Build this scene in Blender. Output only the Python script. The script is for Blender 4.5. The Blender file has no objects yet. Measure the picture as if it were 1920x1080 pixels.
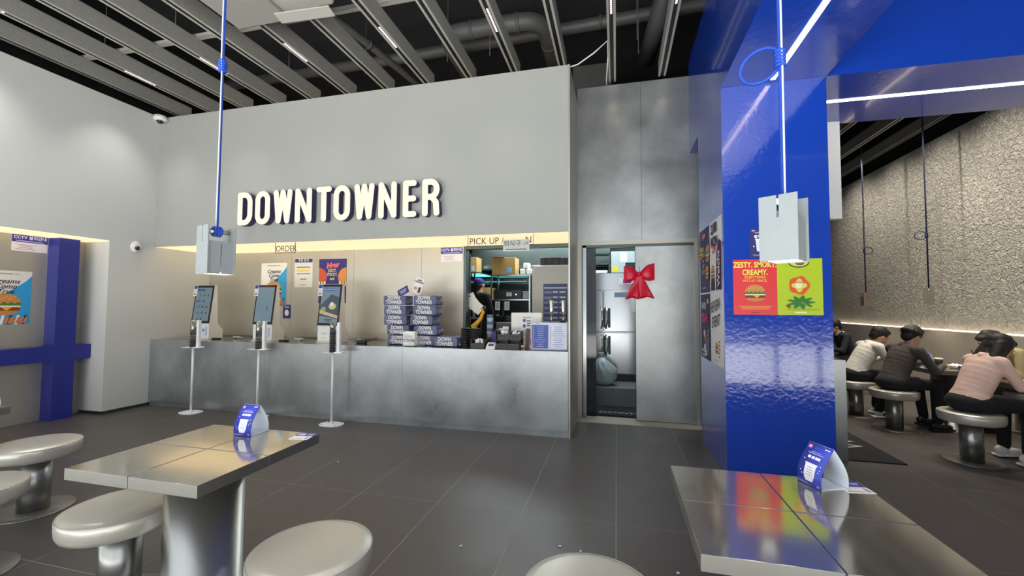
import bpy, bmesh, math, random
import numpy as np
from mathutils import Vector, Matrix, Euler
random.seed(7)
SC = bpy.context.scene
COL = SC.collection
PI = math.pi
def rad(a): return math.radians(a)

# ------------------------------------------------------------------ camera
cam_d = bpy.data.cameras.new('camera'); cam = bpy.data.objects.new('camera', cam_d); COL.objects.link(cam)
F_, YAW, PITCH, ROLL = 791.8, 0.24208, 0.043773, 0.004896
fw = Vector((-math.sin(YAW)*math.cos(PITCH), math.cos(YAW)*math.cos(PITCH), math.sin(PITCH)))
rt0 = Vector((math.cos(YAW), math.sin(YAW), 0)); up0 = rt0.cross(fw)
rt = rt0*math.cos(ROLL) + up0*math.sin(ROLL); up = up0*math.cos(ROLL) - rt0*math.sin(ROLL)
m = Matrix((rt, up, -fw)).transposed().to_4x4(); m.translation = Vector((0, 0, 1.5))
cam.matrix_world = m
cam_d.sensor_width = 36; cam_d.lens = F_/1920*36; cam_d.clip_start = .05; cam_d.clip_end = 200
SC.camera = cam

# ------------------------------------------------------------------ colour management, world, lights
vs = SC.view_settings
SC.display_settings.display_device = 'sRGB'
vs.view_transform = 'Standard'; vs.look = 'None'; vs.gamma = 1.0; vs.use_curve_mapping = False
vs.exposure = 0.0
world = bpy.data.worlds.new('world'); SC.world = world; world.use_nodes = True
world.node_tree.nodes['Background'].inputs[0].default_value = (.75, .86, 1, 1)
world.node_tree.nodes['Background'].inputs[1].default_value = .55
def area(name, loc, rot, sx, sy, power, color=(1, 1, 1), spread=180):
    l = bpy.data.lights.new(name, 'AREA'); l.shape = 'RECTANGLE'; l.size = sx; l.size_y = sy
    l.energy = power; l.color = color; l.spread = rad(spread)
    o = bpy.data.objects.new(name, l); COL.objects.link(o); o.location = loc; o.rotation_euler = rot; return o
def spot(name, loc, target, power, color, size=50, blend=.8, radius=.03):
    l = bpy.data.lights.new(name, 'SPOT'); l.energy = power; l.color = color
    l.spot_size = rad(size); l.spot_blend = blend; l.shadow_soft_size = radius
    o = bpy.data.objects.new(name, l); COL.objects.link(o); o.location = loc
    o.rotation_euler = (Vector(target)-Vector(loc)).to_track_quat('-Z', 'Y').to_euler(); return o
WARM = (1, .80, .56); COOL = (.80, .90, 1); NEUT = (1, .965, .92)
area('daylight_through_front', (-2.75, -.52, 2.2), (rad(90), 0, 0), 9.0, 4.1, 190, (.88,.94,1))      # -Z points +y
# sun over the street outside: it lights the pavement, parallel to the glass front, and does not enter
sl = bpy.data.lights.new('sun', 'SUN'); sl.energy = 30; sl.angle = rad(1.0); sl.color = (1, .99, .96)
so = bpy.data.objects.new('sun', sl); COL.objects.link(so); so.rotation_euler = Vector((-.60, -.07, -1)).to_track_quat('-Z', 'Y').to_euler()
# ceiling spots of the strip modules
for x in (-6.32, -5.06, -3.80, -2.55, -1.29, -.035):
    w_ = 1.3 if x < -6 else 1.0 if x < -5 else .6
    spot('ceiling_strip_spot', (x, 4.27, 4.57), (x, 4.15, 0), 55*w_, NEUT, 85, 1, .035)
    spot('ceiling_strip_spot', (x, 2.75, 4.57), (x, 2.7, 0), 75*w_, NEUT, 110, 1, .06)
spot('scallop_light', (-.035, 5.74, 4.585), (-.02, 5.87, 3.3), 9, WARM, 44, 1, .02)
spot('scallop_light', (.612, 5.74, 4.585), (.60, 5.87, 3.3), 6, WARM, 44, 1, .02)
for i, y in enumerate((4.9, 6.1, 7.3, 8.5, 9.7, 10.9)):
    spot('wall_washer', (4.35, y, 4.5), (5.32, y, 2.3), 105, (1,.92,.80), 125, 1, .03)
for x, y in ((3.3, 5.4), (3.3, 6.9), (3.3, 8.6), (4.4, 6.2), (4.4, 7.8)):
    spot('dining_spot', (x, y, 4.5), (x, y, 0), 170, (1,.91,.77), 100, 1, .06)
area('kitchen_ceiling_light', (-1.3, 7.2, 2.85), (0, 0, 0), 2.4, .5, 75, (.84, .97, 1))
area('kitchen_ceiling_light', (.3, 6.55, 2.85), (0, 0, 0), .8, .4, 22, (.84, .97, 1))

# ------------------------------------------------------------------ materials
def lin(h):
    r = [int(h[i:i+2], 16)/255 for i in (0, 2, 4)]
    return tuple((c/12.92 if c <= .04045 else ((c+.055)/1.055)**2.4) for c in r)
MATS = {}
def mat(name, col='808080', rough=.5, metal=0., emit=None, estr=1., var=0., vscale=4., bump=0., bscale=40., rvar=0., coat=0., alpha=None,
        aniso=None, spec=.5, stretch=(1, 1, 1), detail=4., trans=0., bdist=.01):
    if name in MATS: return MATS[name]
    m = bpy.data.materials.new(name); m.use_nodes = True; nt = m.node_tree; N = nt.nodes; L = nt.links
    b = N['Principled BSDF']; c = lin(col) if isinstance(col, str) else col
    b.inputs['Base Color'].default_value = (*c, 1); b.inputs['Roughness'].default_value = rough
    b.inputs['Metallic'].default_value = metal; b.inputs['Specular IOR Level'].default_value = spec
    if coat: b.inputs['Coat Weight'].default_value = coat; b.inputs['Coat Roughness'].default_value = .05
    if trans: b.inputs['Transmission Weight'].default_value = trans
    if alpha is not None: b.inputs['Alpha'].default_value = alpha
    if emit: b.inputs['Emission Color'].default_value = (*lin(emit), 1); b.inputs['Emission Strength'].default_value = estr
    if var or rvar or bump:
        tc = N.new('ShaderNodeTexCoord'); mp = N.new('ShaderNodeMapping'); mp.inputs['Scale'].default_value = stretch
        L.new(tc.outputs['Object'], mp.inputs['Vector'])
    if var or rvar:
        n = N.new('ShaderNodeTexNoise'); n.inputs['Scale'].default_value = vscale; n.inputs['Detail'].default_value = detail
        n.inputs['Roughness'].default_value = .6; L.new(mp.outputs[0], n.inputs['Vector'])
        if var:
            mr = N.new('ShaderNodeMapRange'); mr.inputs[1].default_value = .22; mr.inputs[2].default_value = .78
            mr.inputs[3].default_value = 1-var; mr.inputs[4].default_value = 1+var; L.new(n.outputs[0], mr.inputs[0])
            mx = N.new('ShaderNodeVectorMath'); mx.operation = 'SCALE'; mx.inputs[0].default_value = c
            L.new(mr.outputs[0], mx.inputs['Scale']); L.new(mx.outputs[0], b.inputs['Base Color'])
        if rvar:
            mr = N.new('ShaderNodeMapRange'); mr.inputs[1].default_value = .22; mr.inputs[2].default_value = .78
            mr.inputs[3].default_value = max(.02, rough-rvar); mr.inputs[4].default_value = rough+rvar
            L.new(n.outputs[0], mr.inputs[0]); L.new(mr.outputs[0], b.inputs['Roughness'])
    if bump:
        n2 = N.new('ShaderNodeTexNoise'); n2.inputs['Scale'].default_value = bscale; n2.inputs['Detail'].default_value = 3
        L.new(mp.outputs[0], n2.inputs['Vector'])
        bp = N.new('ShaderNodeBump'); bp.inputs['Strength'].default_value = bump; bp.inputs['Distance'].default_value = bdist
        L.new(n2.outputs[0], bp.inputs['Height']); L.new(bp.outputs[0], b.inputs['Normal'])
    MATS[name] = m; return m
def P(col, rough=.6):                      # plain print or plastic colour
    return mat('print_'+col+('' if rough == .6 else '_%d' % int(rough*100)), col, rough)
M_WHITEWALL = mat('white_paint', '9fa09b', .75, var=.02, vscale=1.5, bump=.05, bscale=60)
M_GALV = mat('galvanised_steel', 'a9adae', .34, .74, var=.34, vscale=2.0, rvar=.10, detail=9)
M_STEELWALL = mat('warm_steel_panel', 'bab6aa', .40, .55, var=.10, vscale=1.3, rvar=.08, detail=7)
M_DOORSTEEL = mat('mottled_door_steel', 'b0b3b0', .36, .68, var=.30, vscale=2.2, rvar=.09, detail=9)
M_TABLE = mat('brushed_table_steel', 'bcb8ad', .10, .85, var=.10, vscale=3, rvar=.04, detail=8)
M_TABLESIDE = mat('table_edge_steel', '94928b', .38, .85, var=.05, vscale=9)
M_TUBE = mat('satin_steel_tube', 'a6a5a1', .30, .95, var=.05, vscale=3, stretch=(1, 1, .1), bump=.02, bscale=30)
M_BASE = mat('worn_base_steel', '8d8b86', .42, .85, var=.15, vscale=12)
M_VINYL = mat('silver_leatherette', 'c9c5b8', .34, .45, var=.03, vscale=5, bump=.10, bscale=14, bdist=.02)
M_STEEL = mat('kitchen_steel', 'a6aaac', .20, .9, var=.05, vscale=3, stretch=(1, 1, .2))
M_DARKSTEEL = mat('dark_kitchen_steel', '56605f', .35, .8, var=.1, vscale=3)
M_BLUE = mat('gloss_blue_paint', '1940ac', .10, 0, coat=.6, bump=.22, bscale=26, bdist=.008, spec=.5)
M_BLUEM = mat('blue_paint', '222c84', .34, 0, bump=.03, bscale=30)
M_BAFFLE = mat('grey_felt_baffle', '8d8a85', .9, var=.12, vscale=30)
M_RAIL = mat('baffle_rail', 'b5b2a8', .5, .3)
M_SLOT = mat('black_slot', '070707', .6)
M_BLACK = mat('black_ceiling', '161618', .9)
M_DUCT = mat('dark_sprayed_duct', '626261', .55, .3, var=.1, vscale=8, bump=.1, bscale=30)
M_SLAB = mat('dark_sprayed_slab', '2c2c30', .95, var=.2, vscale=3)
M_FLOOR = mat('dark_stone_tile', '4b4643', .42, 0, var=.13, vscale=2.6, rvar=.08, bump=.05, bscale=90, detail=8)
M_GROUT = mat('pale_grout', '9c968d', .9)
M_CREAM = mat('self_lit_soffit', 'c8bca0', .8, emit='ffe0b0', estr=1.05)  # plain soffit made to glow itself, standing in for hidden LED light
M_LED = mat('led_strip_white', 'ffffff', .5, emit='fff3e6', estr=9)
M_LEDW = mat('led_strip_warm', 'ffffff', .5, emit='ffe9c4', estr=9)
M_LEDM = mat('led_module_pink', 'ffffff', .5, emit='ffcfd8', estr=1.7)
M_LAMPGLOW = mat('pendant_diffuser', 'ffffff', .5, emit='ffeebc', estr=3.2)
M_SIGNFACE = mat('lit_letter_face', '302c26', .5, emit='fff3de', estr=1.06)
M_SIGNSIDE = mat('letter_return_navy', '35355e', .5)
M_WHITE = mat('white_plastic', 'e2e0da', .4)
M_WHITEMET = mat('white_powder_coat', 'e8eaec', .45)
M_ALU = mat('pendant_aluminium', '9aa0a1', .50, .35, var=.04, vscale=20)
M_ROPE = mat('blue_rope', '1d4cb8', .7, bump=.3, bscale=200)
M_CABLE = mat('pale_cable', 'c9d2dc', .5)
M_CHROME = mat('chrome', 'd0d0d0', .12, 1.)
M_BLACKPL = mat('black_plastic', '141416', .4)
M_DARKPL = mat('dark_grey_plastic', '3b3536', .5)
M_RUBBER = mat('black_rubber', '0b0b0b', .6)
M_CARD = mat('brown_cardboard', 'a98a52', .85, var=.06, vscale=6)
M_PAPER = mat('white_paper', 'ecebe6', .7)
M_BLACKMAT = mat('black_floor_mat', '17171a', .95, var=.2, vscale=60)
M_NAVY = P('2f3173'); M_RED = mat('red_satin', 'e01038', .38, 0, bump=.1, bscale=12, bdist=.02)
M_SKIN = mat('skin', 'c99a7c', .5); M_HAIR = mat('black_hair', '17130f', .6, bump=.7, bscale=70, stretch=(1, 1, .2))
M_PLASTICBAG = mat('clear_polybag', 'e6e9f2', .15, alpha=.14, bump=.9, bscale=22, bdist=.03, spec=1.)
M_ACRYL = mat('clear_acrylic', 'f4f0e8', .08, alpha=.05)
M_GLASS = mat('screen_glass', '0b0c10', .06)
M_STUCCO = mat('rough_stucco', 'c2bdb2', .9, bump=1., bscale=15, bdist=.16, detail=6)
# a coarser worm-like relief for the stucco
nt = M_STUCCO.node_tree
_n = [n for n in nt.nodes if n.type == 'TEX_NOISE'][-1]; _n.inputs['Distortion'].default_value = 1.6; _n.inputs['Detail'].default_value = 5

# ------------------------------------------------------------------ mesh helpers
class B:
    def __init__(s, T=None): s.bm = bmesh.new(); s.mats = []; s.T = T or Matrix.Identity(4)
    def mi(s, m):
        if m is None: return 0
        if m not in s.mats: s.mats.append(m)
        return s.mats.index(m)
    def _fin(s, vs, m, smooth=False):
        fs = {f for v in vs for f in v.link_faces}; i = s.mi(m)
        for f in fs: f.material_index = i; f.smooth = smooth
    def box(s, x0, x1, y0, y1, z0, z1, m=None, bev=0):
        r = bmesh.ops.create_cube(s.bm, size=1)['verts']
        T = s.T @ Matrix.Translation(((x0+x1)/2, (y0+y1)/2, (z0+z1)/2)) @ Matrix.Diagonal((abs(x1-x0), abs(y1-y0), abs(z1-z0), 1))
        bmesh.ops.transform(s.bm, matrix=T, verts=r)
        if bev:
            es = list({e for v in r for e in v.link_edges})
            rr = bmesh.ops.bevel(s.bm, geom=es, offset=bev, segments=2, affect='EDGES', profile=.5)
            r = list({v for f in rr['faces'] for v in f.verts} | {v for v in r if v.is_valid})
        s._fin(r, m); return s
    def obox(s, c, size, rot, m=None, bev=0):
        T0 = s.T; s.T = s.T @ Matrix.Translation(c) @ Euler(rot).to_matrix().to_4x4()
        x, y, z = size; s.box(-x/2, x/2, -y/2, y/2, -z/2, z/2, m, bev); s.T = T0; return s
    def cyl(s, p0, p1, r0, r1=None, n=24, m=None, caps=True, smooth=True):
        r1 = r0 if r1 is None else r1; p0 = Vector(p0); p1 = Vector(p1); d = p1-p0
        r = bmesh.ops.create_cone(s.bm, cap_ends=caps, segments=n, radius1=r0, radius2=r1, depth=d.length)['verts']
        T = s.T @ Matrix.Translation((p0+p1)/2) @ d.to_track_quat('Z', 'Y').to_matrix().to_4x4()
        bmesh.ops.transform(s.bm, matrix=T, verts=r); s._fin(r, m, smooth)
        for f in {f for v in r for f in v.link_faces}:
            if len(f.verts) > 4: f.smooth = False
        return s
    def ell(s, c, rr, rot=(0, 0, 0), m=None, sub=2):
        r = bmesh.ops.create_icosphere(s.bm, subdivisions=sub, radius=1)['verts']
        T = s.T @ Matrix.Translation(c) @ Euler(rot).to_matrix().to_4x4() @ Matrix.Diagonal((*rr, 1))
        bmesh.ops.transform(s.bm, matrix=T, verts=r); s._fin(r, m, True); return s
    def lathe(s, prof, c=(0, 0, 0), n=40, m=None):
        rings = []
        for (r, z) in prof:
            rings.append([s.bm.verts.new(s.T @ Vector((c[0]+max(r, 1e-4)*math.cos(2*PI*k/n), c[1]+max(r, 1e-4)*math.sin(2*PI*k/n), c[2]+z))) for k in range(n)])
        i = s.mi(m)
        for a, b in zip(rings, rings[1:]):
            for k in range(n):
                f = s.bm.faces.new((a[k], a[(k+1) % n], b[(k+1) % n], b[k])); f.smooth = True; f.material_index = i
        for ring, rev in ((rings[0], True), (rings[-1], False)):
            f = s.bm.faces.new(ring[::-1] if rev else ring); f.material_index = i
        return s
    def tube(s, pts, r, n=8, m=None, closed=False):
        pts = [Vector(p) for p in pts]; rings = []; i = s.mi(m); prev = None
        for k, p in enumerate(pts):
            a = pts[k-1] if (k > 0 or closed) else p; b = pts[(k+1) % len(pts)] if (k < len(pts)-1 or closed) else p
            t = (b-a).normalized()
            if prev is None: u = t.orthogonal().normalized()
            else: u = (prev-t*prev.dot(t)).normalized()
            prev = u; w = t.cross(u); rk = r[k] if isinstance(r, (list, tuple)) else r
            rings.append([s.bm.verts.new(s.T @ (p+(u*math.cos(2*PI*j/n)+w*math.sin(2*PI*j/n))*rk)) for j in range(n)])
        prs = list(zip(rings, rings[1:])) + ([(rings[-1], rings[0])] if closed else [])
        for a, b in prs:
            for j in range(n):
                f = s.bm.faces.new((a[j], a[(j+1) % n], b[(j+1) % n], b[j])); f.smooth = True; f.material_index = i
        if not closed:
            s.bm.faces.new(rings[0][::-1]).material_index = i; s.bm.faces.new(rings[-1]).material_index = i
        return s
    def prism(s, poly, a0, a1, axis='y', m=None):
        def pt(u, v, a):
            return {'y': (u, a, v), 'x': (a, u, v), 'z': (u, v, a)}[axis]
        A = [s.bm.verts.new(s.T @ Vector(pt(u, v, a0))) for u, v in poly]; Bv = [s.bm.verts.new(s.T @ Vector(pt(u, v, a1))) for u, v in poly]
        i = s.mi(m); n = len(poly); fs = [s.bm.faces.new(A), s.bm.faces.new(Bv[::-1])]
        for k in range(n): fs.append(s.bm.faces.new((A[k], Bv[k], Bv[(k+1) % n], A[(k+1) % n])))
        for f in fs: f.material_index = i
        return s
    def grid(s, fn, nu, nv, m=None, smooth=True):
        V = [[s.bm.verts.new(s.T @ Vector(fn(u/nu, v/nv))) for v in range(nv+1)] for u in range(nu+1)]; i = s.mi(m)
        for u in range(nu):
            for v in range(nv):
                f = s.bm.faces.new((V[u][v], V[u+1][v], V[u+1][v+1], V[u][v+1])); f.smooth = smooth; f.material_index = i
        return s
def link(name, data, parent=None):
    o = bpy.data.objects.new(name, data); COL.objects.link(o)
    if parent is not None: o.parent = parent
    return o
def obj(name, b, m=None, parent=None, fix=True):
    me = bpy.data.meshes.new(name)
    if fix: bmesh.ops.recalc_face_normals(b.bm, faces=b.bm.faces)
    b.bm.to_mesh(me); b.bm.free()
    if b.mats and b.mats != [None]:
        for x in b.mats: me.materials.append(x)
    elif m: me.materials.append(m)
    return link(name, me, parent)
def tag(o, label, cat, group=None, kind=None):
    o['label'] = label; o['category'] = cat
    if group: o['group'] = group
    if kind: o['kind'] = kind
    return o
def thing(name, label, cat, loc=(0, 0, 0), rz=0, group=None):
    o = link(name, None); o.location = loc; o.rotation_euler = (0, 0, rz); o.empty_display_size = .05
    return tag(o, label, cat, group)
def struct(name, b, m=None, parent=None):
    o = obj(name, b, m, parent)
    if parent is None: o['kind'] = 'structure'
    return o
def dup(o, parent=None):
    c = o.copy(); COL.objects.link(c)
    if parent is not None: c.parent = parent
    for ch in list(o.children): dup(ch, c)
    return c
def txt(body, size, x, z, m, parent, y=-.004, sx=1., align='CENTER', name='lettering', rot=0., bold=0., shear=0., ext=0.):
    c = bpy.data.curves.new(name, 'FONT'); c.body = body; c.size = size; c.align_x = align; c.align_y = 'CENTER'
    c.offset = bold; c.shear = shear; c.extrude = ext; c.resolution_u = 3; c.materials.append(m)
    o = link(name, c, parent); o.location = (x, y, z); o.rotation_euler = (PI/2, 0, 0)
    if rot: o.rotation_euler = (Matrix.Rotation(-rot, 3, 'Y') @ Euler((PI/2, 0, 0)).to_matrix()).to_euler()
    o.scale = (sx, 1, 1); return o
def disc(cx, cz, rx, rz=None, n=24, a0=0, a1=2*PI):
    rz = rx if rz is None else rz; return [(cx+rx*math.cos(a0+(a1-a0)*k/n), cz+rz*math.sin(a0+(a1-a0)*k/n)) for k in range(n if a1-a0 >= 2*PI-.01 else n+1)]
def rect(x0, x1, z0, z1): return [(x0, z0), (x1, z0), (x1, z1), (x0, z1)]
def art(parent, items, base=-.0015, name='artwork'):
    """flat print: polygons in the sheet's own plane, each later one a hair in front"""
    b = B()
    for k, (poly, m) in enumerate(items):
        vs_ = [b.bm.verts.new((u, base-.00025*k, v)) for u, v in poly]
        f = b.bm.faces.new(vs_); f.material_index = b.mi(m); f.normal_update()
        if f.normal.y > 0: f.normal_flip()
    o = obj(name, b, None, parent, fix=False); o['kind'] = 'stuff'; return o
def bars(x0, x1, z0, z1, n, m, ragged=.25, fill=.5, seed=1):
    """lines of small print too fine to read"""
    rnd = random.Random(seed); out = []; h = (z1-z0)/n
    for k in range(n):
        zz = z1-(k+.5)*h; e = (x1-x0)*ragged*rnd.random()/2
        out.append((rect(x0+e, x1-e, zz-h*fill/2, zz+h*fill/2), m))
    return out
def sheet(name, label, cat, loc, rz, w, h, m=M_PAPER, th=.0015, group=None):
    """a sheet centred on loc facing local -y"""
    t = thing(name, label, cat, loc, rz, group)
    obj('paper_sheet', B().box(-w/2, w/2, -.0008, th, -h/2, h/2), m, t); return t

# ------------------------------------------------------------------ SETTING
XL, XR = -6.8, 5.32
YF, YD = 4.887, 5.87
# floor: grout bed + tiles
fl = struct('floor', B().box(-7.3, 5.5, -.9, 13, -.2, -.0008), M_GROUT)
tb = B(); tb.box(-.3293, .3293, -.6403, .6403, -.03, 0)
tile0 = obj('floor_tile', tb, M_FLOOR, fl)
xs = [-.01+.663*k for k in range(-11, 9)]; ys = [3.075+1.285*k for k in range(-2, 3)]
first = True
for x in xs:
    for y in ys:
        cx, cy = x+.3315, y+.6425
        if cx > 5.4 or cx < -7.4 or (cy > 6 and cx < 1.2): continue
        o = tile0 if first else tile0.copy()
        if not first: COL.objects.link(o)
        first = False
        o.location = (cx, cy, 0)
far = B()
for x in xs:
    for k in range(3, 8):
        y = 3.075+1.285*k; cx, cy = x+.3315, y+.6425
        if cx < 1.2 or cx > 5.4: continue
        far.box(cx-.3295, cx+.3295, cy-.6405, cy+.6405, -.03, 0)
far.box(-7.4, 5.5, -.9, .5, -.03, 0)
o = obj('floor_tile_field', far, M_FLOOR, fl); o['kind'] = 'stuff'
# upper slab and dark shell above the baffles
struct('ceiling', B().box(-7.6, 5.6, -.9, 13.2, 6.2, 6.4), M_SLAB)
struct('wall_left', B().box(XL-.5, XL, 4.305, 5.80, .045, 2.386).box(XL-.5, XL, -.5, 5.0, 2.386, 4.38).box(XL-.5, XL, 5.0, 5.80, 2.386, 4.38), mat('white_paint_daylit', 'c6c7c3', .75, var=.02, vscale=1.5, bump=.05, bscale=60))  # lighter copy of the white wall paint, with daylight put into the colour
struct('wall_left_upper', B().box(-7.7, -7.5, -.9, 13, 0, 6.2), M_BLACK)
struct('wall_left_recess', B().box(-7.42, -7.25, -.4, 4.305, 0, 2.45), M_STEELWALL)
struct('baseboard_left', B().box(XL-.48, XL-.015, 4.32, 5.0, 0, .045), M_DARKSTEEL)
struct('trim_1', B().box(-7.25, XL-.012, -.4, 4.304, 2.372, 2.3855), M_CREAM)
# fascia over the counter
struct('wall_back', B().box(XL, -.535, YF, YF+.012, 2.375, 4.36), M_WHITEWALL)
struct('ceiling_2', B().box(XL, -.54, YF+.012, 5.80, 2.376, 2.40), M_CREAM)
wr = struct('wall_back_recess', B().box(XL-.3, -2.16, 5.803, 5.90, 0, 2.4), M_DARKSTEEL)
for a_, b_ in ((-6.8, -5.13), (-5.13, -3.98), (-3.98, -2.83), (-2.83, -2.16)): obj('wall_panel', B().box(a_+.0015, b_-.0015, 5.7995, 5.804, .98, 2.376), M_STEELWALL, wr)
struct('wall_back_upper', B().box(-7.6, 2.4, 9.0, 9.2, 0, 6.2).box(-7.6, -.53, 5.9, 6.0, 2.7, 2.8), M_BLACK)
pw = B(); pw.box(-.535, -.515, YF-.005, YD+.05, 0, 4.36)
struct('trim_2', pw, M_STEELWALL)
struct('trim_3', B().box(-.534, -.520, YF-.010, YF-.004, 0, 4.362), M_STEELWALL)
# door wall
dw = B().box(-.515, 2.4, YD, YD+.12, 2.40, 4.565)
struct('wall_back_door', dw, M_DOORSTEEL)
struct('trim_4', B().box(.335, .339, YD-.002, YD, 2.40, 4.565), M_DARKSTEEL)
struct('wall_back_door_side', B().box(1.035, 2.4, YD, YD+.12, 0, 2.40), M_DOORSTEEL)
# right room
struct('wall_right', B().box(XR, XR+.15, -.9, 13, 0, 4.4), M_STUCCO)
struct('wall_right_upper', B().box(XR+.15, XR+.3, -.9, 13, 0, 6.2), M_BLACK)
struct('wall_far', B().box(2.4, 5.5, 13, 13.2, 0, 6.2), M_BLACK)
struct('wall_far_side', B().box(2.35, 2.4, 5.99, 13, 0, 6.2), M_BLACK)
wl = B().box(XR-.22, XR, 1, 13, 0, 1.14)
struct('trim_5', wl, mat('grey_wainscot', 'a8a196', .6, var=.05))
struct('trim_6', B().box(XR-.05, XR-.02, 1, 13, 1.141, 1.155), mat('cove_led', 'ffffff', .5, emit='ffe9c4', estr=4))
# front facade behind the viewpoint: mullions of the glass front, solid wall beside it, pavement outside
wb = B().box(-6.8, 5.3, -.56, -.40, 4.3, 6.2).box(-6.8, 5.3, -.5, -.44, 0, .05)
for x in (-6.75, -4.0, -1.2, .65, 2.86, 3.55, 5.25): wb.box(x-.04, x+.04, -.5, -.44, .05, 4.3)
struct('window_1', wb, M_DARKSTEEL)
struct('wall_front', B().box(5.3, 5.5, -.6, -.4, 0, 6.2).box(-7.6, -6.8, -.6, -.4, 2.4, 6.2), M_BLACK)
struct('pavement', B().box(-14, 12, -11, -.9, -.25, -.03), mat('pale_paving', 'eeeeea', .8, var=.1, vscale=1.5))
struct('street', B().box(-40, 40, -30, -11, -.3, -.05), mat('asphalt', '4a4a4c', .9))
struct('building_opposite', B().box(-40, 40, -32, -30, -.3, 24), mat('grey_render', '34373d', .8, var=.2, vscale=.3))
# low wall and hanging panel right of the column
struct('wall_low', B().box(1.79, 2.2, 4.875, 5.1, 0, .985), M_GALV)
struct('wall_hanging', B().box(1.79, 2.355, 5.20, 5.30, 2.46, 3.52), mat('bright_panel', 'e6e6e2', .7))

# blue portal: column, long beam, cross beam
bp_ = thing('blue_portal_frame', 'glossy blue column carrying two crossing overhead beams, papered with posters', 'column', (0, 0, 0))
obj('column_shaft', B().box(.944, 1.788, 4.15, 5.27, 0, 3.52), M_BLUE, bp_)
obj('long_beam', B().box(.944, 1.788, -.38, 5.86, 3.521, 4.75), M_BLUE, bp_)
obj('cross_beam', B().box(1.789, 5.31, 4.15, 5.27, 3.521, 4.75), M_BLUE, bp_)
obj('led_strip', B().box(1.335, 1.372, -.3, 4.09, 3.512, 3.5215), M_LEDW, bp_)
obj('led_strip', B().box(1.80, 5.2, 4.665, 4.692, 3.512, 3.5215), M_LED, bp_)

# blue cross in the left recess
cr = thing('blue_cross_post', 'matt blue square post crossed by a horizontal rail in the left recess', 'post', (0, 0, 0))
obj('upright_post', B().box(-7.25, -7.05, 3.905, 4.125, 0, 2.37), M_BLUEM, cr)
obj('cross_rail', B().box(-7.25, -7.049, -.4, 4.30, .765, .955), M_BLUEM, cr)

# ceiling baffles
bxl = [-.035-.6285*k for k in range(0, 12)]
bx = [(x, 5.46 if x < -.5 else 5.86) for x in bxl] + [(.612, 5.86)]
def make_baffle(y0, y1):
    t = thing('ceiling_baffle', '-', 'baffle', (0, 0, 0))
    obj('felt_board', B().box(-.045, .045, y0, y1, 4.612, 4.80), M_BAFFLE, t)
    obj('rail', B().box(-.047, -.022, y0, y1, 4.60, 4.6115), M_RAIL, t)
    obj('rail', B().box(.022, .047, y0, y1, 4.60, 4.6115), M_RAIL, t)
    obj('slot', B().box(-.022, .022, y0, y1, 4.608, 4.6118), M_SLOT, t)
    return t
ordl = ['first', 'second', 'third', 'fourth', 'fifth', 'sixth', 'seventh', 'eighth', 'ninth', 'tenth', 'eleventh', 'twelfth', 'thirteenth']
bx.sort()
p1 = p2 = None
for i, (x, ye) in enumerate(bx):
    if ye < 5.5: t = make_baffle(-.3, ye) if p1 is None else dup(p1); p1 = p1 or t
    else: t = make_baffle(-.3, ye) if p2 is None else dup(p2); p2 = p2 or t
    t.location.x = x
    n = len(bx)-i
    wh = 'nearest the blue beam' if n == 1 else '%s from the blue beam' % ordl[n-1]
    lit = abs(((x+.035)/1.257)-round((x+.035)/1.257)) < .05
    t['label'] = 'long grey felt ceiling baffle with %s in its slot, %s' % ('light modules' if lit else 'nothing', wh)
    t['group'] = 'ceiling baffles over the main room'
    if lit:
        for yy in ((2.55, 2.95), (4.08, 4.47)):
            mb = B()
            for k in range(12):
                y = yy[0]+(yy[1]-yy[0])*(k+.5)/12; mb.box(-.010, .010, y-.010, y+.010, 4.602, 4.606)
            o = obj('light_module', mb, M_LEDM, t); o['kind'] = 'stuff'
p3 = None
for i, x in enumerate((1.935, 2.58, 3.23, 3.877, 4.53, 5.17)):
    t = make_baffle(5.35, 12.9) if p3 is None else dup(p3); p3 = p3 or t
    t.location.x = x
    t['label'] = 'dark ceiling baffle over the dining room, %s from the stucco wall' % ordl[5-i]; t['group'] = 'ceiling baffles over the dining room'
# cross channels above the baffles
for i, y in enumerate((4.02, 1.6)):
    t = thing('ceiling_channel', 'pale steel channel lying across the tops of the baffles, %s' % ('nearer the sign wall' if i == 0 else 'nearer the viewer'), 'beam', (0, y, 4.803), 0, 'ceiling channels')
    obj('channel_web', B().box(-7.4, .9, -.03, .03, 0, .008), M_RAIL, t)
    obj('channel_flange', B().box(-7.4, .9, -.032, -.026, 0, .045), M_RAIL, t)
    obj('channel_flange', B().box(-7.4, .9, .026, .032, 0, .045), M_RAIL, t)
# ducts
def arc(c, r, a0, a1, n, z):
    return [(c[0]+r*math.cos(rad(a0+(a1-a0)*k/n)), c[1]+r*math.sin(rad(a0+(a1-a0)*k/n)), z) for k in range(n+1)]
def duct(name, label, pts, r, rings):
    t = thing(name, label, 'duct'); obj('duct_run', B().tube(pts, r, 20), M_DUCT, t)
    for p, q in rings:
        p = Vector(p); q = Vector(q).normalized()*.02
        obj('duct_collar', B().cyl(p-q, p+q, r+.008, n=20), M_DUCT, t)
    return t
duct('ventilation_duct', 'round dark spray-painted duct bending upward behind the baffles above the sign', [(-2.35, 7.4, 5.3)]+arc((-2.05, 5.63), .28, 180, 270, 6, 5.3)+arc((-1.20, 5.63), .28, -90, 0, 6, 5.3)+[(-.92, 7.4, 5.3)], .115,
     [((-1.9, 5.35, 5.3), (1, 0, 0)), ((-1.25, 5.35, 5.3), (1, 0, 0)), ((-.92, 5.9, 5.3), (0, 1, 0))])
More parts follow.
